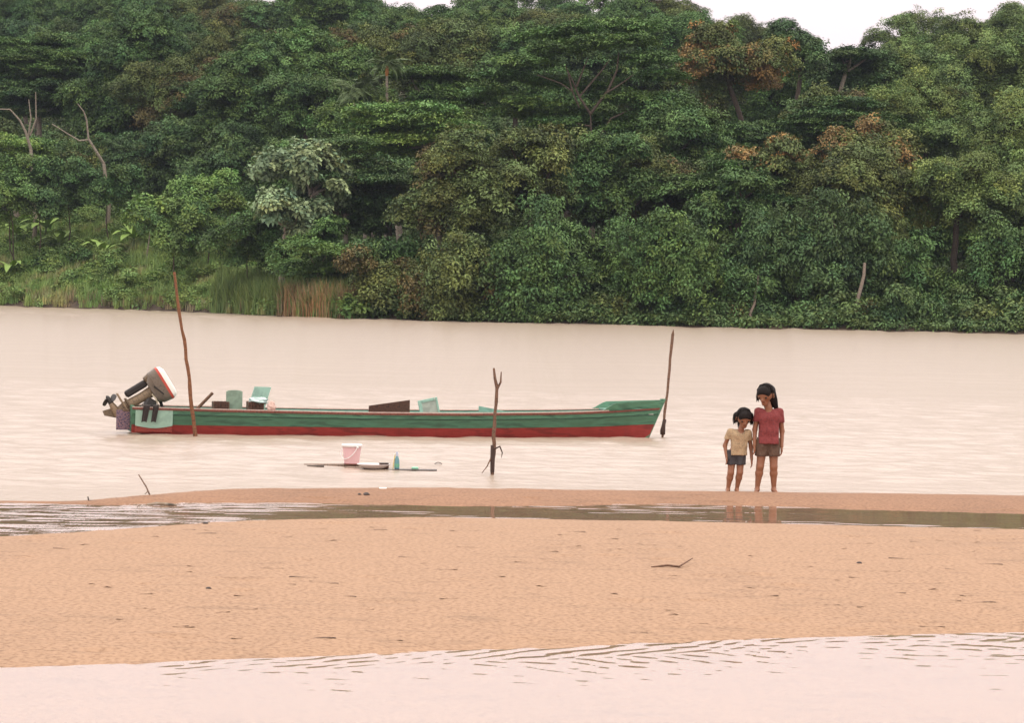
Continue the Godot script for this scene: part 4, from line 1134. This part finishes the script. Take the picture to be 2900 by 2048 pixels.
func child(label: String, at: Vector3, J: Dictionary, top_m: Material, short_m: Material) -> void:
	var t := thing("person", label, "person", at, 0.0, "children on the thin bar")
	var k: float = J.k                      # size against the taller child
	var ch: Vector3 = J.chest; var pel: Vector3 = J.pelvis
	var wide := Vector3(1, 0, J.turn).normalized()
	var torso := [[ch - wide * 0.05 * k, ch + wide * 0.05 * k, 0.060 * k, 0.060 * k], [ch.lerp(pel, 0.55) - wide * 0.036 * k, ch.lerp(pel, 0.55) + wide * 0.036 * k, 0.056 * k, 0.056 * k],
		[pel - wide * 0.042 * k, pel + wide * 0.042 * k, 0.06 * k, 0.06 * k], [pel, ch, 0.066 * k, 0.066 * k]]
	var yoke := [[J.shoulder[0].lerp(J.shoulder[1], 0.12) + Vector3(0, -0.01, 0), J.shoulder[0].lerp(J.shoulder[1], 0.88) + Vector3(0, -0.01, 0), 0.03 * k, 0.03 * k]]
	var body: Array = torso + yoke
	var thighs := []
	body.append([ch + Vector3(0, 0.05 * k, 0), J.neck, 0.045 * k, 0.034 * k])
	var C: Vector3 = J.head; var fd: Vector3 = J.face.normalized()
	var rt := fd.cross(Vector3.UP).normalized(); var upd := rt.cross(fd).normalized()
	var hs: float = J.head_size
	body.append([J.neck, C - upd * 0.03 * hs - fd * 0.02 * hs, 0.033 * k, 0.036 * k])
	for s in 2:
		body.append([J.shoulder[s], J.elbow[s], 0.032 * k, 0.026 * k])
		body.append([J.elbow[s], J.wrist[s], 0.0255 * k, 0.0185 * k])
		body.append([J.hip[s], J.knee[s], 0.057 * k, 0.040 * k]); thighs.append([J.hip[s], J.knee[s], 0.057 * k, 0.040 * k])
		var calf: Vector3 = J.knee[s].lerp(J.ankle[s], 0.3) - Vector3(0, 0, 0.008 * k)
		body.append([J.knee[s], calf, 0.038 * k, 0.040 * k])
		body.append([calf, J.ankle[s], 0.040 * k, 0.024 * k])
		var toe: Vector3 = J.ankle[s] + Vector3(J.toe[s], 0, 0.105 * k); toe.y = 0.012
		body.append([J.ankle[s] + Vector3(0, -0.012, -0.022 * k), J.ankle[s] + Vector3(0, -0.015, 0.0), 0.024 * k, 0.024 * k])
		body.append([J.ankle[s] + Vector3(0, -0.012, 0), toe, 0.024 * k, 0.014 * k])
	var g := Geo.new()
	blob(g, body, 0.008, 0.018)
	# head on a finer grid of its own
	var face := [[C + upd * 0.018 * hs - fd * 0.018 * hs, C + upd * 0.014 * hs + fd * 0.014 * hs, 0.078 * hs, 0.072 * hs], [C - upd * 0.02 * hs + fd * 0.02 * hs, C - upd * 0.066 * hs + fd * 0.04 * hs, 0.056 * hs, 0.030 * hs],
		[C - upd * 0.066 * hs + fd * 0.04 * hs, C - upd * 0.068 * hs + fd * 0.05 * hs, 0.03 * hs, 0.022 * hs],
		[C + upd * 0.0 * hs + fd * 0.078 * hs, C - upd * 0.024 * hs + fd * 0.088 * hs, 0.007 * hs, 0.0115 * hs],
		[C - upd * 0.027 * hs + fd * 0.078 * hs - rt * 0.01 * hs, C - upd * 0.027 * hs + fd * 0.078 * hs + rt * 0.01 * hs, 0.008 * hs, 0.008 * hs],
		[C - upd * 0.046 * hs + fd * 0.069 * hs - rt * 0.015 * hs, C - upd * 0.046 * hs + fd * 0.069 * hs + rt * 0.015 * hs, 0.0075 * hs, 0.0075 * hs],
		[C + upd * 0.017 * hs + fd * 0.068 * hs - rt * 0.036 * hs, C + upd * 0.017 * hs + fd * 0.068 * hs + rt * 0.036 * hs, 0.006 * hs, 0.006 * hs]]
	for s in [-1, 1]: face.append([C + rt * s * 0.074 * hs - fd * 0.005 * hs + upd * 0.008 * hs, C + rt * s * 0.077 * hs - fd * 0.005 * hs - upd * 0.022 * hs, 0.012 * hs, 0.009 * hs])
	blob(g, face, 0.0045, 0.012)
	for s in 2: hand(g, J.wrist[s], J.wrist[s] - J.elbow[s] + Vector3(0, -0.1, 0), Vector3(0, 0, 1) * (1 if s == 1 else 1), k)
	put("body", g, M.skin, t)
	for s in [-1, 1]:
		var e := Geo.new()
		e.lathe([Vector2(0, 0.008), Vector2(0.009, 0.006), Vector2(0.014, 0.0), Vector2(0.009, -0.0045), Vector2(0, -0.006)], 12)
		for i in e.v.size(): e.v[i] = C + rt * s * 0.03 * hs - upd * 0.001 * hs + fd * 0.073 * hs + Basis(rt, fd, upd) * e.v[i] * hs
		put("eye", e, M.eye, t)
	var me := Geo.new()
	me.tube([C - upd * 0.0475 * hs + fd * 0.074 * hs - rt * 0.018 * hs, C - upd * 0.046 * hs + fd * 0.0772 * hs, C - upd * 0.0475 * hs + fd * 0.074 * hs + rt * 0.018 * hs], [0.002, 0.0042, 0.002], 6)
	put("mouth", me, M.lips, t)
	# hair: a cap with locks, then loose wet strands
	var h := Geo.new()
	var cap := [[C + upd * 0.03 * hs - fd * 0.03 * hs, C + upd * 0.028 * hs + fd * 0.022 * hs, 0.0765 * hs, 0.070 * hs], [C - fd * 0.04 * hs, C - upd * 0.06 * hs - fd * 0.045 * hs, 0.072 * hs, 0.055 * hs]]
	for l in J.locks: cap.append([l[0], l[1], l[2], l[3]])
	var fc := C + fd * 0.108 * hs - upd * 0.05 * hs
	blob(h, cap, 0.006, 0.02, func(p): return 0.088 * hs - (p - fc).length())
	for j in 130:
		var a := rng.randf() * TAU
		var d0 := (upd + rt * cos(a) * 0.25 + fd * sin(a) * 0.25).normalized()
		var d1 := (rt * cos(a) * 1.2 - fd * (0.5 + 0.6 * sin(a)) + upd * 0.1).normalized()
		var c0 := C + upd * 0.026 * hs - fd * 0.014 * hs
		var path := [c0 + d0 * 0.08 * hs, c0 + (d0 + d1).normalized() * 0.0835 * hs, c0 + d1 * 0.084 * hs, c0 + d1 * 0.078 * hs + Vector3(rnd(-0.006, 0.006), -rnd(0.03, 0.075) * hs, rnd(-0.006, 0.006))]
		h.tube(path, [0.004, 0.005, 0.004, 0.001], 4)
	for l in J.locks:
		for j in 9:
			var a := rng.randf() * TAU
			var o := Vector3(cos(a), 0, sin(a))
			var e0: Vector3 = l[0] + o * l[2] * 0.9; var e1: Vector3 = l[1] + o * l[3] * 1.1 + Vector3(0, -rnd(0.0, 0.03), 0)
			h.tube([e0, e0.lerp(e1, 0.5) + o * 0.006, e1], [0.005, 0.004, 0.0015], 5)
	put("hair", h, M.hair, t)
	var sh := Geo.new()
	var hem: float = pel.y - 0.035 * k; var low := pel - Vector3(0, 0.03 * k, 0)
	var shirt := [[ch - wide * 0.052 * k, ch + wide * 0.052 * k, 0.070 * k, 0.070 * k], [ch.lerp(low, 0.5) - wide * 0.05 * k, ch.lerp(low, 0.5) + wide * 0.05 * k, 0.071 * k, 0.071 * k],
		[low - wide * 0.058 * k, low + wide * 0.058 * k, 0.086 * k, 0.086 * k], [ch - wide * 0.04 * k, low - wide * 0.05 * k, 0.072 * k, 0.076 * k], [ch + wide * 0.04 * k, low + wide * 0.05 * k, 0.072 * k, 0.076 * k],
		[yoke[0][0], yoke[0][1], 0.044 * k, 0.044 * k]]
	for s in 2: shirt.append([J.shoulder[s], J.shoulder[s].lerp(J.elbow[s], 0.55), 0.043 * k, 0.043 * k])
	var sleeve_l: float = lerp(J.shoulder[0].y, J.elbow[0].y, 0.55); var sleeve_r: float = lerp(J.shoulder[1].y, J.elbow[1].y, 0.55)
	blob(sh, shirt, 0.006, 0.03, func(p):
		var cut: float = max(hem - p.y, 0.048 * k - Vector2(p.x - J.neck.x, (p.y - J.neck.y) * 0.9).length())
		if p.x < J.shoulder[0].x + 0.012 * k: cut = max(cut, sleeve_l - p.y)
		if p.x > J.shoulder[1].x - 0.012 * k: cut = max(cut, sleeve_r - p.y)
		return cut)
	crease(sh, 0.0045 * k, 5)
	put("shirt", sh, top_m, t)
	var st := Geo.new()
	var trunks := [[pel - wide * 0.042 * k, pel + wide * 0.042 * k, 0.075 * k, 0.075 * k]]
	for q in thighs: trunks.append([q[0] + Vector3(0, 0.02 * k, 0), q[0].lerp(q[1], 0.55), 0.071 * k, 0.066 * k])
	var leg_y: float = lerp(J.hip[0].y, J.knee[0].y, 0.55); var waist: float = pel.y + 0.03 * k
	blob(st, trunks, 0.007, 0.012, func(p): return max(leg_y - p.y, p.y - waist))
	crease(st, 0.006 * k, 6)
	put("shorts", st, short_m, t)

func crease(g: Geo, depth: float, seed_: int) -> void:   # folds of hanging cloth
	var n := noise(seed_, 12.0, 2)
	for i in g.v.size():
		var p := g.v[i]
		g.v[i] += Vector3(n.get_noise_3d(p.x * 1.5, p.y * 0.45, p.z * 1.5), 0.4 * n.get_noise_3d(p.x * 1.5 + 9.0, p.y * 0.3, p.z), n.get_noise_3d(p.x * 1.5, p.y * 0.6 + 7.0, p.z * 1.5)) * depth * 2.0

func children() -> void:
	var g1 := sand_height(2.72, -30.05); var g2 := sand_height(2.37, -30.1)
	child("taller child with long dark hair at the water's edge, looking down", Vector3(2.72, g1 - 0.008, -30.05), {
		"k": 1.0, "turn": 0.12, "chest": Vector3(0.025, 0.80, 0.0), "pelvis": Vector3(0.02, 0.56, 0.005), "neck": Vector3(0.012, 0.915, 0.01), "head": Vector3(-0.022, 1.045, 0.035), "face": Vector3(-0.42, -0.32, 0.85), "head_size": 1.12,
		"shoulder": [Vector3(-0.092, 0.865, 0.0), Vector3(0.138, 0.862, -0.01)], "elbow": [Vector3(-0.122, 0.67, -0.02), Vector3(0.168, 0.665, -0.035)], "wrist": [Vector3(-0.125, 0.50, 0.02), Vector3(0.165, 0.495, 0.01)],
		"hip": [Vector3(-0.035, 0.53, 0.0), Vector3(0.075, 0.53, 0.0)], "knee": [Vector3(-0.062, 0.28, 0.02), Vector3(0.083, 0.28, 0.015)], "ankle": [Vector3(-0.085, 0.045, -0.01), Vector3(0.092, 0.045, -0.012)], "toe": [-0.03, 0.025],
		"locks": [[Vector3(0.03, 1.09, -0.02), Vector3(0.09, 0.93, -0.035), 0.06, 0.03], [Vector3(0.055, 1.02, -0.01), Vector3(0.112, 0.885, -0.02), 0.035, 0.012], [Vector3(0.0, 1.03, -0.05), Vector3(0.03, 0.86, -0.065), 0.055, 0.03], [Vector3(-0.09, 1.08, 0.02), Vector3(-0.105, 0.99, 0.03), 0.022, 0.009]]},
		M.shirt_rust, M.shorts_brown)
	child("smaller child with tousled dark hair beside the taller one, looking down", Vector3(2.37, g2 - 0.008, -30.1), {
		"k": 0.84, "turn": -0.1, "chest": Vector3(0.068, 0.605, 0.0), "pelvis": Vector3(0.04, 0.435, 0.0), "neck": Vector3(0.085, 0.685, 0.012), "head": Vector3(0.108, 0.802, 0.04), "face": Vector3(0.12, -0.38, 0.85), "head_size": 1.02,
		"shoulder": [Vector3(-0.032, 0.652, 0.0), Vector3(0.165, 0.645, 0.0)], "elbow": [Vector3(-0.083, 0.505, -0.02), Vector3(0.195, 0.49, -0.02)], "wrist": [Vector3(-0.068, 0.385, 0.03), Vector3(0.203, 0.355, 0.01)],
		"hip": [Vector3(-0.005, 0.41, 0.0), Vector3(0.085, 0.41, 0.0)], "knee": [Vector3(-0.018, 0.215, 0.02), Vector3(0.078, 0.22, 0.025)], "ankle": [Vector3(-0.042, 0.04, -0.01), Vector3(0.052, 0.04, -0.01)], "toe": [-0.02, 0.015],
		"locks": [[Vector3(0.03, 0.83, 0.0), Vector3(0.012, 0.755, 0.01), 0.034, 0.012], [Vector3(0.18, 0.83, 0.0), Vector3(0.198, 0.745, 0.0), 0.034, 0.012], [Vector3(0.1, 0.79, -0.05), Vector3(0.09, 0.70, -0.055), 0.06, 0.03]]},
		M.shirt_ochre, M.shorts_dark)

# ------------------------------------------------------------------ ground and water
func sand_bars() -> void:
	var g := Geo.new()
	var x0 := -9.0; var dx := 0.06; var nx := 301
	var z0 := -32.0; var dz := 0.042; var nz := 580
	var hollows := []
	for k in 150: hollows.append([rnd(-5.0, 5.0), rnd(-29.8, -15.5), rnd(0.05, 0.13), rnd(0.006, 0.02)])
	var h := PackedFloat32Array(); h.resize(nx * nz)
	for r in nz:
		for k in nx: h[r * nx + k] = sand_height(x0 + dx * k, z0 + dz * r)
	for q in hollows:
		var ci := int((q[0] - x0) / dx); var ri := int((q[1] - z0) / dz)
		for r in range(max(ri - 8, 0), min(ri + 9, nz)):
			for k in range(max(ci - 6, 0), min(ci + 7, nx)):
				var d = Vector2((x0 + dx * k - q[0]) * 0.7, z0 + dz * r - q[1]).length() / q[2]
				h[r * nx + k] += q[3] * (-exp(-d * d) + 0.35 * exp(-(d - 1.5) * (d - 1.5) * 4.0))
	var damp := noise(51, 0.6, 4)
	for r in nz:
		for k in nx:
			var x := x0 + dx * k; var z := z0 + dz * r
			g.v.append(Vector3(x, h[r * nx + k], z))
			# the thin bar is soaked sand, the main bar has drained; both are blotched
			var n := damp.get_noise_2d(x, z * 0.45)
			var soaked := z < soft(CHANNEL_NEAR, x, 0.3) - 0.4 + n * 0.5
			var st := damp.get_noise_2d(x * 1.6 + 30.0, z * 7.0)
			var tone := 1.0 + 0.10 * n + 0.10 * damp.get_noise_2d(x * 11.0, z * 9.0) + rnd(-0.05, 0.05) - (0.16 * smoothstep(0.3, 0.42, st)) + 0.05 * st
			g.c.append((Color(0.76, 0.66, 0.60) if soaked else Color(1, 1, 1)) * tone)
	g.grid(nz, nx, 0)
	structure(put("sand_bar", g, M.sand), "rippled peach sand bars between the river, the channel and the pool", "sand")

func river() -> void:
	var g := Geo.new()
	var ripple := noise(21, 1.0, 3); var swell := noise(22, 0.12, 3); var gust := noise(23, 0.03, 2)
	var ds := []
	var d := 26.0
	while d < 285.0:
		ds.append(d); d += 0.10 * pow(d / 30.0, 1.6)
	var cols := 430
	for r in ds.size():
		d = ds[r]
		var half := 0.25 * d + 4.0
		for k in cols:
			var x: float = lerp(-half, half, k / (cols - 1.0))
			var z := -d + (seam(x) + 26.0) * exp(-(d - 26.0) / 3.0)
			var from_edge: float = soft(RIVER_EDGE, x, 0.3) - z
			var calm := smoothstep(0.0, 3.5, d - 26.0 - 0.2) * (0.35 + 0.65 * smoothstep(0.0, 6.0, from_edge))
			var far := clampf(d / 60.0, 1.0, 3.2)       # longer waves where the mesh is coarser
			var q := 1.0 + 0.5 * gust.get_noise_2d(x, z * 0.4)
			var y := 0.021 * q * (0.7 + 0.5 * far) * ripple.get_noise_2d(x * 0.9 / far, z * 1.5 / far) * far + 0.02 * swell.get_noise_2d(x, z * 2.4)
			# low wavelets running up on the bar
			var line := from_edge + 0.5 * swell.get_noise_2d(x * 1.5, 7.0)
			for e in [1.1, 2.3, 3.9]:
				y += 0.02 * exp(-pow((line - e) / 0.16, 2.0)) * smoothstep(-0.15, 0.3, swell.get_noise_2d(x * 5.0 + e * 31.0, e))
			g.v.append(Vector3(x, y * calm, z))
	g.grid(ds.size(), cols, 0)
	structure(put("river", g, M.river), "wide muddy river with small ripples", "river")

func calm_water() -> void:
	var streak := noise(41, 1.0, 3); var band := noise(42, 0.25, 2)
	var g := Geo.new()
	var nx := 401; var nz := 190
	for r in nz:
		for k in nx:
			var x := -8.0 + 0.04 * k
			var a := seam(x) - 0.03; var b := soft(CHANNEL_NEAR, x, 0.3) + 0.6
			var z: float = lerp(a, b, r / (nz - 1.0))
			var on := smoothstep(-0.2, 0.2, band.get_noise_2d(x * 0.8 + 3.0, z * 3.5)) * 1.1 + 0.12 + 2.4 * smoothstep(-1.4, -3.2, x)
			var y := 0.0024 * on * streak.get_noise_2d(x * 0.8 + z * 0.5, z * 5.5)
			if r == 0: y = -0.004
			g.v.append(Vector3(x, y, z))
	g.grid(nz, nx, 0)
	structure(put("channel_water", g, M.calm), "still channel between the two sand bars mirroring the dark forest", "water")
	g = Geo.new()
	nx = 330; nz = 400
	for r in nz:
		for k in nx:
			var x := -6.0 + 12.0 * k / (nx - 1.0); var z := -20.0 + 12.0 * r / (nz - 1.0)
			# two trains of ripples meet along a line off the sand's edge
			var off := z - (soft(POOL_FAR, x, 0.4) + 0.55) + 0.12 * band.get_noise_2d(x * 2.0, 5.0)
			var w1 := smoothstep(0.12, -0.12, off); var w2 := smoothstep(-0.1, 0.15, off) * exp(-max(off, 0.0) * 0.55)
			var amp := (0.3 + 0.5 * smoothstep(-0.6, 0.6, band.get_noise_2d(x * 1.4 - 9.0, z * 1.2))) * (0.45 + 1.1 * exp(-pow((x - 0.5) / 1.5, 2.0)))
			var ph := 5.0 * band.get_noise_2d(x * 2.2, z * 2.2) + 2.5 * band.get_noise_2d(x * 8.0 + 20.0, z * 8.0)
			var y := 0.0008 * amp * (w1 * sin(TAU * (x * 5.6 + z * 4.4) + ph) + w2 * sin(TAU * (x * 5.2 - z * 4.0) + ph))
			y += 0.0008 * streak.get_noise_2d(x * 2.0 - z, z * 5.0)
			g.v.append(Vector3(x, y, z))
	g.grid(nz, nx, 0)
	structure(put("pool_water", g, M.calm), "shallow rippled water in front of the main sand bar", "water")

func far_land() -> void:
	var g := Geo.new()
	var nx := 141; var nz := 90
	for r in nz:
		for k in nx:
			var x := -140.0 + 2.0 * k
			var s := -2.0 + 300.0 * pow(r / (nz - 1.0), 1.7)
			var z := curve(FAR_SHORE, x) - s
			g.v.append(Vector3(x, bank_height(x, z), z))
	g.grid(nz, nx, 0)
	structure(put("far_bank", g, M.soil), "forest floor and mud edge of the far bank rising into a hill", "bank")
	# two far ridges, wooded
	for a in [["ridge", "blue hazy wooded ridge beyond the right hillside", 3300.0, 330.0, 900.0, 330.0, 70.0], ["ridge", "distant wooded ridge behind the left forest", 1500.0, -360.0, 420.0, 150.0, 25.0]]:
		var rg := Geo.new()
		var rn := noise(61, 0.004 * 1500.0 / a[2], 5)
		for r in 40:
			for k in 160:
				var u := -1.0 + 2.0 * k / 159.0; var w := r / 39.0
				var x: float = a[3] + u * a[4] ; var z: float = -a[2] - w * a[4] * 0.8
				var y: float = a[5] * pow(max(1.0 - u * u, 0.0), 0.7) * sin(w * PI * 0.5) + a[6] * rn.get_noise_2d(x, z) * (1.0 - u * u) + 0.35 * a[6] * rn.get_noise_2d(x * 6.0, z * 6.0) * (1.0 - u * u)
				rg.v.append(Vector3(x, max(y, -2.0) - 2.0, z))
		rg.grid(40, 160, 0)
		structure(put(a[0], rg, M.far_wood), a[1], "ridge")
	g = Geo.new()
	g.face([Vector3(-6000, -2.5, 300), Vector3(6000, -2.5, 300), Vector3(6000, -2.5, -6000), Vector3(-6000, -2.5, -6000)])
	structure(put("ground", g, M.soil), "low ground under the river and the forest", "ground")

# ------------------------------------------------------------------ materials
func materials() -> void:
	var leaf := StandardMaterial3D.new()
	leaf.vertex_color_use_as_albedo = true; leaf.roughness = 0.62; leaf.metallic_specular = 0.35
	leaf.backlight_enabled = true; leaf.backlight = Color(0.14, 0.15, 0.08); leaf.cull_mode = BaseMaterial3D.CULL_DISABLED
	M.leaf = leaf
	M.leaf_plain = paint(lin(0.10, 0.15, 0.05), 0.6)
	M.bark = paint(lin(0.10, 0.075, 0.055), 0.9, 0.4, 1.5)
	M.bark_pale = paint(lin(0.36, 0.31, 0.25), 0.9, 0.45, 1.5)
	M.bark_mid = paint(lin(0.2, 0.155, 0.12), 0.9, 0.4, 1.5)
	M.orange_shaft = paint(lin(0.42, 0.17, 0.05), 0.7)
	M.soil = paint(lin(0.085, 0.058, 0.036), 0.95, 0.4, 0.15)
	M.far_wood = paint(lin(0.055, 0.085, 0.04), 1.0, 0.6, 0.01)
	var sand := StandardMaterial3D.new()
	sand.albedo_color = lin(0.415, 0.255, 0.155); sand.roughness = 0.85; sand.vertex_color_use_as_albedo = true
	sand.albedo_texture = ntex(noise(71, 0.045, 5), [[0.2, Color(0.80, 0.77, 0.74)], [0.45, Color(0.94, 0.93, 0.92)], [0.75, Color(1, 1, 1)]], 1024)
	sand.uv1_triplanar = true; sand.uv1_world_triplanar = true; sand.uv1_scale = Vector3.ONE * 0.45
	sand.normal_enabled = true; sand.normal_texture = ntex(noise(72, 0.15, 4), [], 1024, 3.0); sand.normal_scale = 0.5
	M.sand = sand
	var river_m := StandardMaterial3D.new()
	river_m.albedo_color = lin(0.43, 0.338, 0.262); river_m.roughness = 0.24; river_m.metallic_specular = 0.35
	river_m.normal_enabled = true; river_m.normal_texture = ntex(noise(73, 0.02, 4), [], 512, 6.0); river_m.normal_scale = 0.5
	river_m.uv1_triplanar = true; river_m.uv1_world_triplanar = true; river_m.uv1_scale = Vector3(0.5, 0.5, 0.9)
	M.river = river_m
	var calm := StandardMaterial3D.new()
	calm.albedo_color = lin(0.43, 0.338, 0.262); calm.albedo_color.a = 0.06; calm.transparency = BaseMaterial3D.TRANSPARENCY_ALPHA; calm.roughness = 0.02; calm.metallic_specular = 0.5
	M.calm = calm
	M.boat_green = paint(lin(0.085, 0.235, 0.145), 0.5, 0.3, 1.0)
	M.boat_green_low = paint(lin(0.07, 0.195, 0.12), 0.5, 0.3, 1.0, 6)
	M.boat_red = paint(lin(0.30, 0.030, 0.026), 0.5, 0.3, 1.0, 7)
	for m in [M.boat_green, M.boat_green_low, M.boat_red]: m.uv1_scale = Vector3(0.35, 2.2, 0.35)
	M.red_worn = paint(lin(0.36, 0.06, 0.045), 0.6, 0.4, 6.0, 9)
	M.rail = paint(lin(0.22, 0.065, 0.05), 0.6, 0.35, 4.0)
	M.worn_cap = paint(lin(0.55, 0.40, 0.34), 0.6, 0.3, 5.0)
	M.boat_inner = paint(lin(0.22, 0.42, 0.34), 0.6, 0.1, 1.0)
	M.pale_green = paint(lin(0.33, 0.52, 0.43), 0.6, 0.1, 1.0)
	M.grey_green = paint(lin(0.24, 0.33, 0.25), 0.65, 0.1, 1.0)
	M.grey_panel = paint(lin(0.42, 0.46, 0.40), 0.7, 0.1, 1.0)
	M.old_wood = paint(lin(0.17, 0.11, 0.075), 0.85, 0.4, 4.0)
	M.brown_board = paint(lin(0.10, 0.042, 0.026), 0.75, 0.4, 6.0)
	M.speckled = paint(lin(0.26, 0.22, 0.28), 0.7)
	M.speckled.albedo_texture = ntex(noise(81, 0.12, 2), [[0.3, Color(0.45, 0.4, 0.5)], [0.5, Color(0.85, 0.82, 0.9)], [0.62, Color(1.0, 0.8, 0.7)]], 256)
	M.speckled.uv1_triplanar = true; M.speckled.uv1_scale = Vector3.ONE * 1.3
	M.motor_grey = paint(lin(0.16, 0.125, 0.095), 0.5, 0.15, 3.0)
	M.khaki = paint(lin(0.30, 0.215, 0.135), 0.55, 0.3, 6.0)
	M.khaki_dark = paint(lin(0.17, 0.12, 0.075), 0.6, 0.3, 6.0)
	M.dark_metal = paint(lin(0.035, 0.03, 0.028), 0.45)
	M.black_rubber = paint(lin(0.018, 0.013, 0.012), 0.7)
	M.stripe_red = paint(lin(0.48, 0.06, 0.035), 0.45)
	M.white_paint = paint(lin(0.78, 0.76, 0.70), 0.4)
	M.cream_hose = paint(lin(0.45, 0.38, 0.26), 0.5)
	M.stick = paint(lin(0.20, 0.11, 0.07), 0.85, 0.4, 5.0)
	M.stick_red = paint(lin(0.24, 0.10, 0.045), 0.85, 0.4, 5.0)
	M.bark_flake = paint(lin(0.29, 0.165, 0.095), 0.9)
	M.dark_rope = paint(lin(0.055, 0.032, 0.025), 0.85)
	M.driftwood = paint(lin(0.30, 0.22, 0.17), 0.9, 0.4, 5.0)
	M.wet_wood = paint(lin(0.075, 0.05, 0.04), 0.45, 0.3, 5.0)
	M.white_cloth = paint(lin(0.55, 0.68, 0.66), 0.9)
	M.pink_cloth = paint(lin(0.6, 0.42, 0.36), 0.9)
	M.rag = paint(lin(0.028, 0.02, 0.018), 0.8)
	M.pink_plastic = paint(lin(0.72, 0.46, 0.47), 0.4)
	M.white_plastic = paint(lin(0.8, 0.76, 0.74), 0.4)
	M.foot_ring = paint(lin(0.3, 0.12, 0.11), 0.5)
	M.enamel = paint(lin(0.62, 0.55, 0.54), 0.25)
	M.teal_plastic = paint(lin(0.12, 0.27, 0.30), 0.3)
	M.green_plastic = paint(lin(0.13, 0.36, 0.24), 0.4)
	M.pale_blue = paint(lin(0.45, 0.48, 0.58), 0.4)
	M.yellow_plastic = paint(lin(0.6, 0.48, 0.12), 0.4)
	M.mint = paint(lin(0.32, 0.62, 0.44), 0.5)
	M.stone = paint(lin(0.09, 0.07, 0.065), 0.8, 0.3, 8.0)
	M.pale_wall = paint(lin(0.55, 0.52, 0.48), 0.85, 0.3, 3.0)
	M.thatch = paint(lin(0.05, 0.04, 0.035), 0.95, 0.4, 4.0)
	M.skin = paint(lin(0.27, 0.115, 0.06), 0.5)
	M.skin.subsurf_scatter_enabled = true; M.skin.subsurf_scatter_strength = 0.12
	M.hair = paint(lin(0.014, 0.010, 0.009), 0.62)
	M.hair.metallic_specular = 0.25
	M.eye = paint(lin(0.02, 0.014, 0.012), 0.3)
	M.lips = paint(lin(0.20, 0.06, 0.045), 0.5)
	M.shirt_rust = paint(lin(0.24, 0.045, 0.045), 0.9, 0.25, 8.0)
	M.shirt_ochre = paint(lin(0.46, 0.33, 0.20), 0.9, 0.25, 8.0)
	M.shorts_brown = paint(lin(0.13, 0.075, 0.05), 0.9, 0.25, 8.0)
	M.shorts_dark = paint(lin(0.06, 0.055, 0.06), 0.9, 0.25, 8.0)

# ------------------------------------------------------------------ the scene
func _ready() -> void:
	rng.seed = 20240
	var cam := Camera3D.new()
	cam.name = "camera"
	cam.position = Vector3(0, 2.08, 0)
	cam.rotation_degrees = Vector3(-1.389, 0, 1.1)
	cam.fov = rad_to_deg(2.0 * atan(1024.0 / 8000.0))
	cam.near = 0.1; cam.far = 9000.0
	add_child(cam); cam.current = true

	var sky_m := ProceduralSkyMaterial.new()
	sky_m.sky_top_color = Color(0.99, 0.97, 0.96); sky_m.sky_horizon_color = Color(0.735, 0.675, 0.675); sky_m.sky_curve = 0.28
	sky_m.sky_energy_multiplier = 1.7
	sky_m.ground_bottom_color = Color(0.4, 0.36, 0.32); sky_m.ground_horizon_color = Color(0.9, 0.86, 0.84)
	var sky := Sky.new(); sky.sky_material = sky_m
	var env := Environment.new()
	env.background_mode = Environment.BG_SKY; env.sky = sky
	env.tonemap_mode = Environment.TONE_MAPPER_LINEAR
	env.tonemap_exposure = 0.66
	env.sdfgi_enabled = true; env.ssao_enabled = true; env.ssil_enabled = true
	env.fog_enabled = true; env.fog_density = 0.00009; env.fog_light_color = Color(0.86, 0.9, 1.0)
	var we := WorldEnvironment.new(); we.name = "environment"; we.environment = env
	add_child(we)
	var sun := DirectionalLight3D.new()
	sun.name = "sun"
	sun.light_energy = 0.5; sun.light_angular_distance = 12.0; sun.light_color = Color(1.0, 0.95, 0.87); sun.shadow_enabled = true
	sun.rotation_degrees = Vector3(-66, 25, 0)
	add_child(sun)

	materials()
	far_land(); river(); sand_bars(); calm_water()
	make_clumps()
	for k in 3: CL["frond%d" % k] = frond(2.3, 0.55 + 0.25 * k, 22, M.leaf_plain, 900 + k)
	forest()
	bare_tree("bare forked pale tree left of the tall creeper-hung tree", [[[-38.7, 13.5], [-39.5, 14.8], [-40.1, 15.8], [-40.25, 17.5], [-40.5, 18.3], [-41.05, 19.0]], [[-40.1, 15.7], [-41.0, 15.6], [-42.2, 16.3], [-43.5, 17.1]]], -266.0)
	bare_tree("pale many-limbed bare tree near the left edge", [[[-45.9, 14.8], [-46.4, 16.5], [-46.9, 17.5], [-47.8, 18.5], [-49.5, 18.5]], [[-46.2, 15.8], [-45.9, 17.8], [-46.1, 19.5]], [[-46.0, 16.1], [-45.4, 17.7], [-45.45, 20.2]]], -268.0)
	palm("palm with an orange neck and bare pale trunk", Vector3(-11.2, 20.6, -243.0), Vector3(0.2, 0, 0), 0.95, true)
	palm("leftmost slender palm with a curved pale trunk", Vector3(-14.0, 18.3, -243.0), Vector3(1.2, 0, 0), 1.0, false)
	palm("thin palm standing between the other two palms", Vector3(-13.0, 19.0, -244.5), Vector3(0.8, 0, 0), 0.9, false)
	undergrowth()
	bank_plants()
	vine_and_hut()
	var b := boat()
	outboard(b)
	boat_load(b)
	poles()
	shallows_things()
	children()
	debris()
